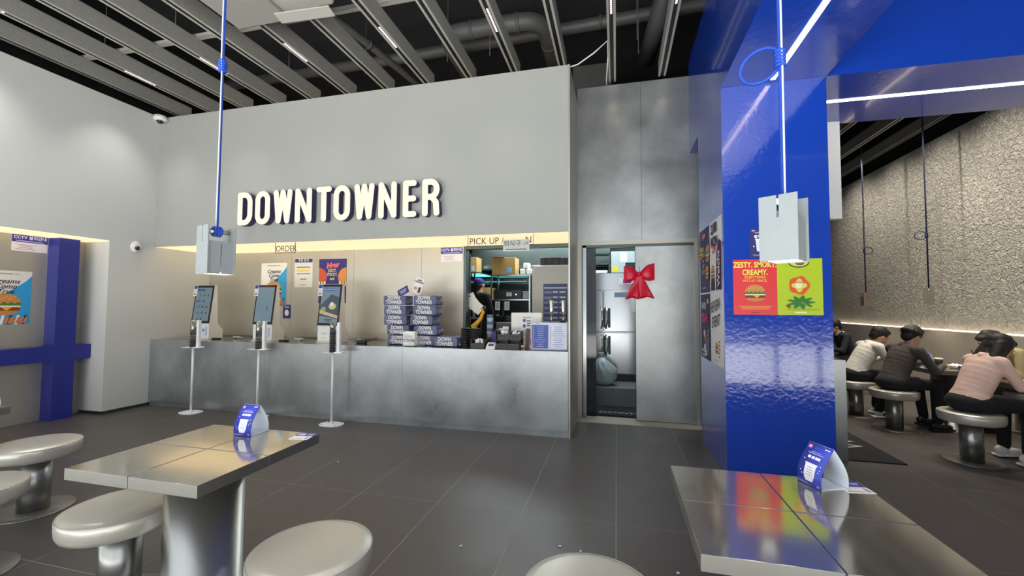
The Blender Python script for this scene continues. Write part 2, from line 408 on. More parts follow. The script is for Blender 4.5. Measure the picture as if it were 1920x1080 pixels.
duct('ventilation_duct', 'long straight dark duct running across behind the bent duct', [(-7.3, 6.3, 5.65), (-3.4, 6.25, 5.65), (1.0, 6.15, 5.70), (5.2, 6.1, 5.75)], .09,
     [((-3.4, 6.25, 5.65), (1, 0, 0)), ((-.2, 6.17, 5.69), (1, 0, 0))])
duct('ventilation_duct', 'thin wrapped pipe slanting down between two baffles left of the bent duct', [(-3.75, 3.6, 5.25), (-3.2, 4.9, 5.0), (-3.0, 5.8, 4.95), (-3.0, 7, 4.95)], .05, [((-3.2, 4.9, 5.0), (.3, 1, 0))])
duct('ventilation_duct', 'flexible ribbed dark duct hanging near the blue beam', [(.66, 5.2, 6.1), (.66, 5.2, 5.5), (.55, 5.5, 5.2), (.45, 6.4, 5.15)], .12, [((.66, 5.2, 5.5+.06*k), (0, 0, 1)) for k in range(6)])
t = thing('junction_box', 'dark sheet metal box on the wall between the baffles above the sign', 'box', (-2.3, 6.6, 4.95))
obj('box_body', B().box(-.45, .45, -.12, .12, -.2, .2, None, .01), M_DUCT, t); obj('conduit', B().tube([(.5, -.05, .15), (.35, -.14, .2), (.46, -.14, -.1)], .012), M_DUCT, t)
t = thing('junction_box', 'tall dark sheet metal box behind the top right end of the sign wall', 'box', (-.35, 6.7, 5.0))
obj('box_body', B().box(-.3, .3, -.1, .1, -.32, .32, None, .01), M_DUCT, t); obj('lid', B().box(-.26, .26, -.115, -.1, -.28, .28), M_DUCT, t)
rodn = 0
for x, y in [(-6.6, 4.02), (-5.4, 4.02), (-4.75, 5.2), (-4.1, 4.02), (-3.45, 5.2), (-2.85, 4.02), (-2.2, 5.2), (-1.6, 5.2), (-1.0, 4.02), (.27, 5.3), (.3, 5.6)]:
    t = obj('hanger_rod', B().cyl((x, y, 4.8), (x, y, 6.2), .006, n=6), M_DUCT)
    rodn += 1
    tag(t, 'thin dark hanger rod above the baffles, %s one from the left' % ordl[rodn-1], 'rod', 'hanger rods above the baffles')
t = obj('white_cable', B().tube([(-.60, 5.2, 4.50), (-.45, 5.2, 4.53), (-.25, 5.2, 4.65), (-.09, 5.2, 4.78), (-.08, 5.25, 4.62), (-.11, 5.6, 4.50), (-.11, 5.83, 4.55)], .009, 6), M_WHITE)
tag(t, 'loose white cable slung from the sign wall top to a baffle', 'cable')
# ceiling cassette with flap
t = thing('air_conditioner', 'grey ceiling air conditioner with an open flap between the baffles', 'air conditioner', (-3.35, 3.15, 4.5))
obj('casing', B().box(-.62, .62, -.5, .42, .02, .098, None, .03), M_RAIL, t)
obj('front_panel', B().box(-.60, .05, -.48, .46, -.02, .02, None, .015), mat('ac_grey', '8f8b86', .6), t)
obj('air_flap', B().obox((.28, .40, -.035), (.62, .12, .014), (rad(-12), 0, rad(3)), None, .005), mat('ac_flap', 'a3a19b', .5), t)

# ------------------------------------------------------------------ COUNTER
ct = thing('service_counter', 'long galvanised steel service counter below the glowing letters', 'counter', (0, 0, 0))
for k, (a, b_) in enumerate(((XL+.001, -4.72), (-4.718, -2.63), (-2.628, -.54))):
    obj('front_panel', B().box(a, b_, YF, YF+.005, .075, .981), M_GALV, ct)
obj('plinth', B().box(XL+.001, -.54, YF+.02, YF+.06, 0, .075), M_GALV, ct)
obj('worktop', B().box(XL+.001, -.54, YF+.006, 5.798, .955, .98), mat('polished_worktop', '8d8c88', .10, .85, var=.08, vscale=3), ct)
obj('carcass', B().box(XL+.01, -.54, YF+.08, 5.75, 0, .954), M_DARKSTEEL, ct)
obj('backsplash_strip', B().box(XL, -2.17, 5.785, 5.797, .98, 1.0), M_STEEL, ct)

# ------------------------------------------------------------------ LETTER SIGN
def letter_strokes(ch, w):
    # unit height 1, width w; returns list of polylines for stroke centres
    h = .075*1.05/.47; a = h/2
    L, R_, T_, Bt = a, w-a, 1-a, a
    def el(cx, cz, rx, rz, a0, a1, n=14): return [(cx+rx*math.cos(rad(a0+(a1-a0)*k/n)), cz+rz*math.sin(rad(a0+(a1-a0)*k/n))) for k in range(n+1)]
    if ch == 'D': return [[(L, Bt), (L, T_)], [(L, T_)]+[(w*.45, T_)]+el(w*.45, T_-.25, R_-w*.45, .25, 90, 0)+el(w*.45, Bt+.25, R_-w*.45, .25, 0, -90)+[(L, Bt)]]
    if ch == 'O': rx = (R_-L)/2; return [el(w/2, T_-rx*1.1, rx, rx*1.1, 180, 0)+el(w/2, Bt+rx*1.1, rx, rx*1.1, 0, -180)+[(L, T_-rx)]]
    if ch == 'W': return [[(L, T_), (w*.27, Bt), (w*.5, T_), (w*.73, Bt), (R_, T_)]]
    if ch == 'N': return [[(L, Bt), (L, T_), (R_, Bt), (R_, T_)]]
    if ch == 'T': return [[(L, T_), (R_, T_)], [(w/2, T_), (w/2, Bt)]]
    if ch == 'E': return [[(R_, T_), (L, T_), (L, Bt), (R_, Bt)], [(L, .5), (R_-.01, .5)]]
    if ch == 'R': return [[(L, Bt), (L, T_), (w*.5, T_)]+el(w*.5, T_-.2, R_-w*.5, .2, 90, -90)+[(L, T_-.4)], [(w*.55, T_-.4), (R_-.02, T_-.55), (R_, Bt)]]
def sdf_outline(strokes, hw, step=.012):
    segs = [(p, q) for s_ in strokes for p, q in zip(s_, s_[1:])]
    xs_ = [p[0] for s_ in strokes for p in s_]; zs_ = [p[1] for s_ in strokes for p in s_]
    x0, x1, z0, z1 = min(xs_)-hw-.03, max(xs_)+hw+.03, min(zs_)-hw-.03, max(zs_)+hw+.03
    X, Z = np.meshgrid(np.arange(x0, x1, step), np.arange(z0, z1, step), indexing='ij'); D = np.full(X.shape, 9.)
    for (ax, az), (bx_, bz) in segs:
        dx, dz = bx_-ax, bz-az; l2 = dx*dx+dz*dz+1e-12
        t_ = np.clip(((X-ax)*dx+(Z-az)*dz)/l2, 0, 1); D = np.minimum(D, np.hypot(X-ax-t_*dx, Z-az-t_*dz))
    D -= hw; edges = {}
    def ip(i, j, k, l):
        a, b = D[i, j], D[k, l]; t_ = a/(a-b); return (X[i, j]+t_*(X[k, l]-X[i, j]), Z[i, j]+t_*(Z[k, l]-Z[i, j]))
    pts = {}
    nx, nz = D.shape; inside = D < 0
    for i in range(nx-1):
        for j in range(nz-1):
            c = [(i, j), (i+1, j), (i+1, j+1), (i, j+1)]; v = [bool(inside[q]) for q in c]
            if all(v) or not any(v): continue
            ks = []
            for e in range(4):
                if v[e] != v[(e+1) % 4]:
                    A, C = sorted((c[e], c[(e+1) % 4])); key = (A, C); pts[key] = ip(*A, *C); ks.append((key, v[e]))
            ins = [k for k, f in ks if f]; out = [k for k, f in ks if not f]
            for a, b in zip(ins, out): edges[a] = b
    loops = []
    while edges:
        k, n = edges.popitem(); lp = [k]
        while n in edges: lp.append(n); n = edges.pop(n)
        loops.append([pts[q] for q in lp])
    return loops
def letter_obj(name, loops, parent, s_, ox, oz, y, ext, m, off=0.):
    c = bpy.data.curves.new(name, 'CURVE'); c.dimensions = '2D'; c.fill_mode = 'BOTH'; c.extrude = ext/2; c.offset = off
    c.materials.append(m)
    for lp in loops:
        if len(lp) < 6: continue
        sp = c.splines.new('POLY'); sp.points.add(len(lp)-1); sp.use_cyclic_u = True
        for k, (x, z) in enumerate(lp): sp.points[k].co = (x*s_, z*s_, 0, 1)
    tmp = bpy.data.objects.new('t', c); me = bpy.data.meshes.new_from_object(tmp.evaluated_get(bpy.context.evaluated_depsgraph_get())) if False else None
    o = link(name, c, parent); o.location = (ox, y, oz); o.rotation_euler = (PI/2, 0, 0); bpy.data.objects.remove(tmp); return o
sg = thing('illuminated_sign', 'large glowing cream channel letters with navy sides on the white wall', 'sign', (0, 0, 0))
cache = {}
for ch, x0, x1 in [('D', -5.158, -4.91), ('O', -4.859, -4.616), ('W', -4.557, -4.255), ('N', -4.207, -3.946), ('T', -3.876, -3.643), ('O', -3.61, -3.362),
                   ('W', -3.30, -3.008), ('N', -2.949, -2.691), ('E', -2.606, -2.417), ('R', -2.341, -2.107)]:
    H = .47; loops = sdf_outline(letter_strokes(ch, (x1-x0)/H), .0765)
    lo = letter_obj('letter', loops, sg, H, x0, 2.612, 4.785, .012, M_SIGNFACE)
    r = letter_obj('letter_return', loops, lo, H, 0, 0, 0, .088, M_SIGNSIDE); r.location = (0, 0, -.051); r.rotation_euler = (0, 0, 0)

# acrylic hanging signs
def acrylic_sign(x0, x1, z0, text, label, size, tx):
    t = thing('hanging_sign', label, 'sign', (x0, 4.93, z0)); w = x1-x0; h = 2.374-z0
    obj('acrylic_plate', B().box(0, w, 0, .006, 0, h), M_ACRYL, t)
    obj('black_edge', B().box(0, .005, -.001, .007, 0, h).box(w-.005, w, -.001, .007, 0, h).box(0, w, -.001, .007, -.005, 0), M_RUBBER, t)
    txt(text, size, tx, .052, M_RUBBER, t, -.003, .92, 'LEFT'); return t
acrylic_sign(-4.645, -4.313, 2.235, 'ORDER', 'clear hanging sign reading ORDER above the kiosks', .115, .012)
acrylic_sign(-1.785, -.955, 2.245, 'PICK UP /         N', 'clear hanging sign reading PICK UP over the kitchen hatch', .115, .02)
t = sheet('paper_notice', 'grey paper arrow notice taped over the pick-up sign', 'notice', (-1.165, 4.915, 2.235), 0, .325, .14, P('b9b9b2'))
txt('퇴식구 ->', .078, 0, .018, P('24262c'), t); art(t, bars(-.13, .13, -.055, -.04, 1, P('55565a'), 0, .8))

# ------------------------------------------------------------------ POSTERS
def burger(cx, cz, s, it):
    """stacked burger drawing, width s"""
    w = s/2
    it += [(rect(cx-w*.95, cx+w*.95, cz-w*.55, cz+w*.1), P('7a3a22')), (disc(cx, cz+w*.08, w, w*.85, 20, 0, PI), P('cf8a45')),
           ([(cx-w*1.05+w*.105*k*2, cz+w*.12+(w*.12 if k % 2 else -w*.05)) for k in range(11)]+[(cx+w*1.0, cz-w*.08), (cx-w*1.0, cz-w*.08)], P('4f7a2c')),
           (rect(cx-w*.98, cx+w*.98, cz-w*.22, cz-w*.08), P('e9e2c8')), (rect(cx-w*.95, cx+w*.95, cz-w*.42, cz-w*.24), P('8f2f22')),
           ([(cx-w*.2, cz-w*.24), (cx+w*.5, cz-w*.24), (cx+w*.15, cz-w*.5)], P('f2b233')),
           (disc(cx, cz-w*.5, w*.93, w*.38, 16, PI, 2*PI), P('c98544'))]
    for k in range(9): it.append((disc(cx-w*.6+w*.15*k, cz+w*(.45+.22*((k*7) % 3)/2), w*.05, w*.035, 6), P('f0d9a8')))
def cream_poster(label, loc, rz, w, h):
    t = sheet('burger_poster', label, 'poster', loc, rz, w, h, P('e9e6de'))
    it = [([(-w/2, -h/2), (w/2, -h/2), (w/2, h*.42)]+[(w/2-w*.1*k, h*.42-h*(.40*(k/6)**.8)) for k in range(1, 7)]+[(-w*.3, -h*.02), (-w/2, -h*.14)], P('2f9fd6'))]
    burger(0, -h*.13, w*.62, it)
    for k in range(7): it.append(([(-w/2+w*.14*k, -h*.5), (-w/2+w*.14*k+w*.06, -h*.5), (-w/2+w*.14*k+w*.10, -h*.33), (-w/2+w*.14*k+w*.04, -h*.33)], P('f0efe9' if k % 2 else '2d3550')))
    for k in range(6): it.append(([(w*.0+w*.07*k, -h*.47), (w*.05+w*.07*k, -h*.49), (w*.1+w*.07*k, -h*.37), (w*.06+w*.07*k, -h*.36)], P('d98040')))
    art(t, it)
    for s_, zz in (('Creams', .30), ('Come', .205), ('True', .11)): txt(s_, h*.125, 0, h*zz, P('18203f'), t, -.007, .95, shear=.35, bold=.0008)
    txt('DOWNTOWNER × Kiri', h*.035, 0, h*.44, P('18203f'), t, -.007); return t
cream_poster('creamy burger poster on steel wall behind the middle kiosk', (-5.47, 5.797, 1.845), 0, .50, .70)
cream_poster('creamy burger poster left of the blue cross post', (-7.249, 3.52, 1.58), PI/2, .48, .66)
def cctv_sign(label, loc, rz, w=.34, h=.21):
    t = sheet('cctv_notice', label, 'notice', loc, rz, w, h, P('e8e2e4'))
    art(t, [(rect(-w/2, w/2, h*.04, h/2), P('39379a'))]+bars(-w*.44, w*.2, -h*.42, -h*.06, 4, P('9a8fa8'), .5, .3)+bars(-w*.40, w*.40, h*.08, h*.16, 1, P('c9c8ee'), .1, .5))
    txt('CCTV 설치안내', h*.24, 0, h*.32, P('f2f2f8'), t, -.006, .95, bold=.001); return t
cctv_sign('small navy and white CCTV notice beside the kitchen hatch', (-2.35, 5.797, 2.26), 0)
cctv_sign('small navy and white CCTV notice above the left burger poster', (-7.249, 3.725, 2.27), PI/2)
t = sheet('order_notice', 'white order notice with navy header and yellow line', 'notice', (-4.90, 5.797, 2.03), 0, .34, .47, P('dedad0'))
art(t, [(rect(-.165, .165, .165, .225), M_NAVY), (rect(-.12, .10, .015, .05), P('e8d04a'))]+bars(-.13, .13, .075, .10, 1, P('5a5866'), .1)+bars(-.13, .13, -.03, -.005, 1, P('5a5866'), .1)+bars(-.06, .06, -.12, -.09, 1, P('5a5866'))+bars(-.05, .05, -.205, -.19, 1, P('2a2850')))
txt('주문 안내', .05, 0, .194, P('ffffff'), t, -.006)
t = sheet('burger_poster', 'navy poster headed New above the right-hand kiosk', 'poster', (-4.36, 5.797, 1.89), 0, .50, .70, P('2f2b78'))
it = []
for sx_ in (-1, 1):
    cx = sx_*.25; lo_ = [(x_, z_) for x_, z_ in disc(cx, .06, .14, .15, 32) if abs(x_) <= .2501]
    it.append(([(x_, z_) for x_, z_ in disc(cx, .06, .145, .15, 40, PI/2 if sx_ > 0 else -PI/2, PI*1.5 if sx_ > 0 else PI/2)], P('d9893f' if sx_ > 0 else 'c9542c')))
    for k in range(5): it.append((disc(cx-sx_*(.02+.022*k), .0-.0*k-.03, .022, .03, 8), P('4c6b35' if k % 2 else 'dcd7a8')))
art(t, it); txt('New', .11, 0, .245, P('f2a0a0'), t, -.008, 1, shear=.2, bold=.006, rot=.1)
txt('New', .11, 0, .245, P('e0353a'), t, -.0085, 1, shear=.2, bold=.001, rot=.1)
txt('JUICY.\nSTICKY.\nand', .065, 0, .10, P('f0df4a'), t, -.008, .85, bold=.001)
t = sheet('small_flyer', 'small navy flyer on steel wall right of the middle kiosk', 'flyer', (-5.20, 5.797, 1.40), 0, .15, .22, M_NAVY)
art(t, [(disc(0, -.02, .04, .05), P('e6e6ee'))]+bars(-.05, .05, .05, .09, 2, P('b8b8d8')))

# column front: double poster + flyer behind the lamp
t = thing('double_poster', 'red and lime double poster with burger, avocado and pepper', 'poster', (1.37, 4.1495, 1.683))
obj('red_sheet', B().box(-.35, 0, -.0015, 0, -.245, .245), P('e2343c', .3), t); obj('lime_sheet', B().box(0.001, .35, -.0015, 0, -.245, .245), P('b6cf1e', .3), t)
it = []; burger(-.175, -.055, .165, it)
it += bars(-.31, -.04, -.20, -.165, 3, P('f0c850'), .2, .3) + bars(-.21, -.14, -.23, -.222, 1, P('5a2a78'), 0)
it += [(disc(-.0+.17, .21, .080, .045, 24), P('33551d')), (disc(.17, .212, .071, .036, 24), P('cfd67a')), (disc(.178, .205, .035, .019, 20), P('7d4a22'))]
it += [([(u, v) for u, v in [(.17+.078*math.cos(2*PI*k/30)*(1+.07*math.cos(10*PI*k/30)), .012+.078*math.sin(2*PI*k/30)*(1+.07*math.cos(10*PI*k/30))) for k in range(30)]], P('e2532a')),
       ([(.17+.050*math.cos(2*PI*k/30)*(1+.22*math.cos(8*PI*k/30)), .012+.050*math.sin(2*PI*k/30)*(1+.22*math.cos(8*PI*k/30))) for k in range(30)], P('d6d85a')), (disc(.165, .012, .028, .026, 9), P('f2ead2'))]
it += [([(.18+.075*(1+.28*math.cos(9*a))*math.cos(a)*1.15, -.135+.047*(1+.28*math.cos(9*a))*math.sin(a)) for a in [2*PI*k/72 for k in range(72)]], P('2f7a2c'))]
it += [([(.18, -.135), (.25, -.185), (.254, -.181), (.184, -.131)], P('8fc26a')), (disc(.08, -.165, .02, .008, 8), P('8a2a22')), (disc(.09, -.18, .014, .007, 8), P('b23a2a'))]
it += bars(.05, .33, -.205, -.19, 2, P('8f9a18'), .2, .3) + bars(.13, .22, -.228, -.216, 1, P('eef2d0'), 0, .9)
art(t, it, -.0022)
txt('ZESTY. SMOKY.\nCREAMY.', .068, -.175, .162, P('f3e36a'), t, -.009, .74, bold=.0022)
txt('EVERYTHING\nHITS AT ONCE.', .030, -.175, .070, P('f0cf52'), t, -.009, .95, bold=.0005)
txt('AVOCADO', .018, .17, .207, P('d0d8a0'), t, -.0115); txt('PAPRIKA', .018, .17, .035, P('c23a1a'), t, -.0115)
t = sheet('flyer', 'small navy flyer with a cup drawing, half behind the right pendant lamp', 'flyer', (1.262, 4.1492, 2.075), 0, .20, .265, P('27296e'))
cupd = [([(-.055, .03), (.055, .03), (.045, -.075), (-.045, -.075)], P('e6e8f4')), (rect(-.058, .058, .028, .038), P('f4f4fa')), (rect(-.085, -.06, .105, .118), P('d8a0c8'))]
art(t, cupd+bars(-.07, .07, .085, .10, 2, P('c8c8ea'))+bars(-.085, .03, -.118, -.102, 2, P('9a9ac8'))+[(disc(-.07, -.03, .006), P('ffffff')), (disc(.072, .01, .006), P('ffffff'))])
txt('웰치스 슈팅', .028, 0, .055, P('ffffff'), t, -.006, bold=.0008)
# column side: four posters
def side(label, y, z, col_):
    return sheet('campaign_poster', label, 'poster', (.9435, y, z), -PI/2, .50, .70, P(col_))
t = side('navy New burger poster on the column side, upper far one', 4.985, 2.01, '2b2860')
it = []; burger(-.19, .10, .16, it); burger(.18, .06, .2, it); burger(.17, -.14, .16, it)
art(t, it); txt('New', .10, 0, .27, P('f08a8a'), t, -.009, 1, shear=.2, bold=.003); txt('JUICY.\nSTICKY.\nand\nHOT.\nCRISPY.', .062, -.02, 0, P('d9dc4a'), t, -.009, .8)
txt('DOWNTOWNER', .022, 0, -.30, P('ffffff'), t, -.009)
t = side('white 2,000 won off poster on the column side, upper near one', 4.462, 2.01, 'e3e1e2')
it = []; burger(-.12, -.16, .16, it); it += [([(.02, -.34), (.24, -.34), (.25, .10), (.16, .14), (.06, .02)], P('3a1440')), ([(-.2, -.34), (-.02, -.34), (-.03, -.22), (-.18, -.22)], P('2a1a22'))]
art(t, it); txt('2,000\nWON', .135, -.03, .20, P('1d1d3a'), t, -.009, .85, bold=.006); txt('OFF', .11, -.03, .06, P('e0307a'), t, -.009, .8, bold=.004)
txt('Welchs', .14, .15, -.14, P('f2e8f2'), t, -.009, .8, rot=PI/2, bold=.002)
t = side('dark review poster with pink title on the column side, lower far one', 4.985, 1.295, '211c3a')
it = [(disc(-.05+.1*((k*37) % 5)/5, -.08-.05*k, .055, .045, 7), P(['d8d2e0', 'b98a4a', '7a5aa8', 'e6e2ec'][k % 4])) for k in range(5)]
it += [(disc(.14, .27, .03, .03, 8), P('d8d2e0'))]
art(t, it); txt('HAVE A', .10, -.03, .22, P('d9d4e8'), t, -.009, .7, bold=.004); txt('CRAVE', .125, 0, .09, P('e03c9a'), t, -.009, .8, bold=.006); txt('Welchs', .09, .16, -.16, P('d9d4e8'), t, -.009, 1, rot=PI/2)
txt('BURGER\n+ DRINK', .05, -.08, -.29, P('ffffff'), t, -.009)
t = side('white review event poster with brush lettering on the column side', 4.462, 1.295, 'e4e3e2')
it = []; burger(.0, -.19, .13, it); it += bars(.10, .14, -.28, -.10, 5, P('4a4a58'))
art(t, it); txt('REVIEW\nEVENT', .15, -.01, .14, P('17171f'), t, -.009, .75, shear=.25, bold=.002, rot=.12); txt('DOWNTOWNER', .02, 0, -.31, P('2a2a4a'), t, -.009)

# ------------------------------------------------------------------ TABLES AND STOOLS
def make_table(label, x, y, round_=False):
    t = thing('dining_table', label, 'table', (x, y, 0)); hw, hd = .384, .372
    for sx_ in (-1, 1):
        for sy_ in (-1, 1):
            b = B(); x0, x1 = (.0025, hw) if sx_ > 0 else (-hw, -.0025); y0, y1 = (.0025, hd) if sy_ > 0 else (-hd, -.0025)
            b.box(x0, x1, y0, y1, .697, .75, M_TABLE, .0016)
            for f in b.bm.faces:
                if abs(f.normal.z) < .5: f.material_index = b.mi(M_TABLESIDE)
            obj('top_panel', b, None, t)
    obj('blue_divider', B().box(-.0025, .0025, -hd+.001, hd-.001, .700, .7485).box(-hw+.001, hw-.001, -.0025, .0025, .700, .7485), P('1a2260'), t)
    obj('pedestal', B().lathe([(.262, 0), (.262, .006), (.258, .008)], n=48).lathe([(.19, .008), (.19, .697)], n=48) if False else B().lathe([(.30, 0), (.30, .003), (.172, .008), (.172, .697)], n=56), M_TUBE, t)
    return t
T1 = make_table('steel square table in the foreground left, with blue seams and tent card', -2.075, 1.793)
T2 = make_table('steel square table in the foreground right, reflecting the double poster', .629, 1.793)
# slimmer pedestals
def make_stool():
    t = thing('stool', '-', 'stool', (0, 0, 0))
    obj('seat_cushion', B().lathe([(.10, .385), (.215, .385), (.232, .392), (.240, .41), (.243, .44), (.2435, .462), (.240, .474), (.236, .478), (.234, .4785), (.228, .484), (.20, .4895), (.12, .492), (0, .493)], n=56), M_VINYL, t)
    pts = [(.2405*math.cos(2*PI*k/56), .2405*math.sin(2*PI*k/56), .4755) for k in range(56)]
    obj('piping', B().tube(pts, .0028, 5, closed=True), M_VINYL, t)
    obj('stem', B().lathe([(.086, .009), (.086, .386)], n=40), M_TUBE, t)
    obj('base_plate', B().lathe([(.222, 0), (.222, .005), (.219, .009), (.087, .010)], n=56), M_BASE, t)
    return t
S0 = make_stool(); S0.location = (-2.447, 1.66, 0)
S0['label'] = 'silver stool tucked under the left side of the foreground left table'; S0['group'] = 'silver stools in the front room'
for x, y, lab, g in [(-1.25, 1.57, 'silver stool at the bottom, just right of the left table pedestal', 0), (-.10, 1.585, 'silver stool cut by the bottom edge between the two tables', 0),
                     (-4.143, 2.225, 'silver stool at the far left edge, its whole round base showing', 0), (-3.525, 1.60, 'silver stool at left edge, in front of another, base low in the corner', 0),
                     (3.393, 5.19, 'silver stool under the woman in the pink blouse', 1), (3.365, 6.33, 'silver stool under the man in the dark shirt', 1), (3.27, 7.0, 'silver stool under the man in the white shirt', 1),
                     (4.88, 6.62, 'silver stool under the man in the khaki shirt', 1), (4.10, 8.95, 'silver stool under the man in the dark suit', 1)]:
    s = dup(S0); s.location = (x, y, 0); s.rotation_euler.z = random.random()*3; s['label'] = lab
    s['group'] = 'silver stools in the dining room' if g else 'silver stools in the front room'
T3 = dup(T1); T3.location = (-4.705, 1.793, 0); T3['label'] = 'steel square table whose corner shows at the far left edge'
T1['group'] = T2['group'] = T3['group'] = 'steel tables in the front room'
for x, y, lab in ((4.22, 5.28, 'dining room table in front of the pink blouse woman'), (4.12, 6.62, 'dining room table between dark shirt and khaki shirt men'), (3.05, 8.30, 'dining room table farthest back by the blue column')):
    s = dup(T1); s.location = (x, y, 0); s['label'] = lab; s['group'] = 'steel tables in the dining room'

# tent cards
def tent_card(label, x, y, z, rz, flip=1):
    t = thing('tent_card', label, 'card', (x, y, z), rz)
    # profile: curved sheets meeting at a ridge, ridge along local x; printed sheet faces -y
    W = .12; D = .062; Hh = .165
    def prof(s_):  # s 0..1 from front foot to ridge
        return (-D*(1-s_**1.9)*(1+.15*math.sin(PI*s_)), Hh*s_)
    b = B(); b.grid(lambda u, v: (-W/2+W*u, prof(v)[0], prof(v)[1]), 1, 12, P('2f3fb5', .35)); o = obj('printed_front', b, None, t, fix=False)
    so_ = o.modifiers.new('thick', 'SOLIDIFY'); so_.thickness = .001; so_.offset = -1
    b = B(); b.grid(lambda u, v: (-W/2+W*u, -prof(v)[0], prof(v)[1]), 1, 12, P('dfe6ea', .5)); o = obj('white_back', b, None, t, fix=False)
    so_ = o.modifiers.new('thick', 'SOLIDIFY'); so_.thickness = .001
    obj('card_floor', B().box(-W/2, W/2, -D, D, .0005, .0018), P('dfe6ea', .5), t)
    def onc(u, v):  # u across (-.5..5), v 0..1
        y_, z_ = prof(v); return (u*W, y_-.0012, z_)
    b = B()
    def patch(u0, u1, v0, v1, m, n=4):
        i = b.mi(m)
        for k in range(n):
            va, vb = v0+(v1-v0)*k/n, v0+(v1-v0)*(k+1)/n
            f = b.bm.faces.new([b.bm.verts.new(onc(*q)) for q in ((u0, va), (u1, va), (u1, vb), (u0, vb))]); f.material_index = i
    def blob(pts, m):
        f = b.bm.faces.new([b.bm.verts.new(Vector(onc(*q))-Vector((0, .0006, 0))) for q in pts]); f.material_index = b.mi(m)
    Wh = P('e9ecf6')
    patch(-.22, .22, .24, .52, Wh); patch(-.19, .19, .17, .24, Wh); patch(-.25, .25, .52, .555, Wh); patch(-.15, .15, .12, .17, Wh)
    for k in range(4): patch(-.15+.01*k, .15-.02*k, .27+.06*k, .285+.06*k, P('7f8ec8'))
    patch(-.25, -.14, .66, .72, Wh); patch(-.10, .02, .66, .72, Wh); patch(.05, .25, .66, .72, Wh)
    patch(-.3, .3, .77, .785, P('b5bcec')); patch(-.22, .22, .81, .82, P('b5bcec')); patch(-.42, -.28, .88, .95, P('e08ac0')); patch(.22, .42, .93, .95, Wh)
    patch(-.45, -.05, .06, .07, P('b5bcec')); patch(-.45, .1, .03, .04, P('b5bcec')); patch(.32, .42, .04, .09, P('8f9be0'))
    for u, v in ((-.36, .33), (-.30, .26), (.33, .40), (.38, .46), (-.34, .62), (.36, .55)): patch(u-.02, u+.02, v-.012, v+.012, Wh, 1)
    o = obj('print', b, None, t, fix=False); o['kind'] = 'stuff'
    return t
tent_card('blue and white tent card standing on the foreground left table', -2.085, 2.075, .7505, 0)
tent_card('blue and white tent card standing on the foreground right table', .845, 2.09, .7505, rad(-68))
tent_card('white and blue tent card on the table at the far left edge', -4.44, 2.07, .7505, rad(10))
t = tent_card('white tent card on the dining table beyond the dark shirt', 4.02, 6.86, .7505, rad(-60))
def qr_cards(label, x, y, rz):
    t = thing('table_sticker', label, 'sticker', (x, y, .7505), rz)
    obj('navy_half', B().box(-.055, .055, 0, .062, 0, .0008), P('37399a'), t); obj('white_half', B().box(-.055, .055, -.062, 0, 0, .0008), M_PAPER, t)
    obj('printed_lines', B().box(-.045, -.005, .014, .048, .0008, .0012, P('c8c8e8')).box(.008, .045, .036, .043, .0008, .0012, P('dcdcf2')).box(.008, .04, .020, .026, .0008, .0012, P('dcdcf2')).box(.03, .045, -.05, -.012, .0008, .0012, P('9a9ac0')).box(-.045, .02, -.05, -.044, .0008, .0012, P('8a8aa0')), None, t)['kind'] = 'stuff'
qr_cards('navy and white sticker on the right corner of the left table', -1.745, 2.10, rad(8))
qr_cards('navy and white sticker beside the tent card on the right table', .955, 2.095, rad(8))
# a few crumbs on the floor
for x, y, w_ in ((-1.98, 1.15, 'below the foreground left table'), (-3.02, 2.1, 'between the two left stools'), (-3.2, 1.62, 'near the bottom left corner'), (-2.6, 3.6, 'beyond the left table'), (-.35, 2.7, 'left of the pair above the bottom stool'),
                (-.22, 2.68, 'right of the pair above the bottom stool'), (.33, 2.6, 'just left of the right table'), (4.1, 4.3, 'at the right edge in the dining room'), (-.95, 2.55, 'right of the left foreground stool')):
    t = obj('crumb', B().ell((x, y, .006), (.011, .006, .006), (0, 0, x*9), None, 1), M_PAPER); tag(t, 'tiny pale crumb on the dark tiles ' + w_, 'crumb', 'crumbs on the floor')

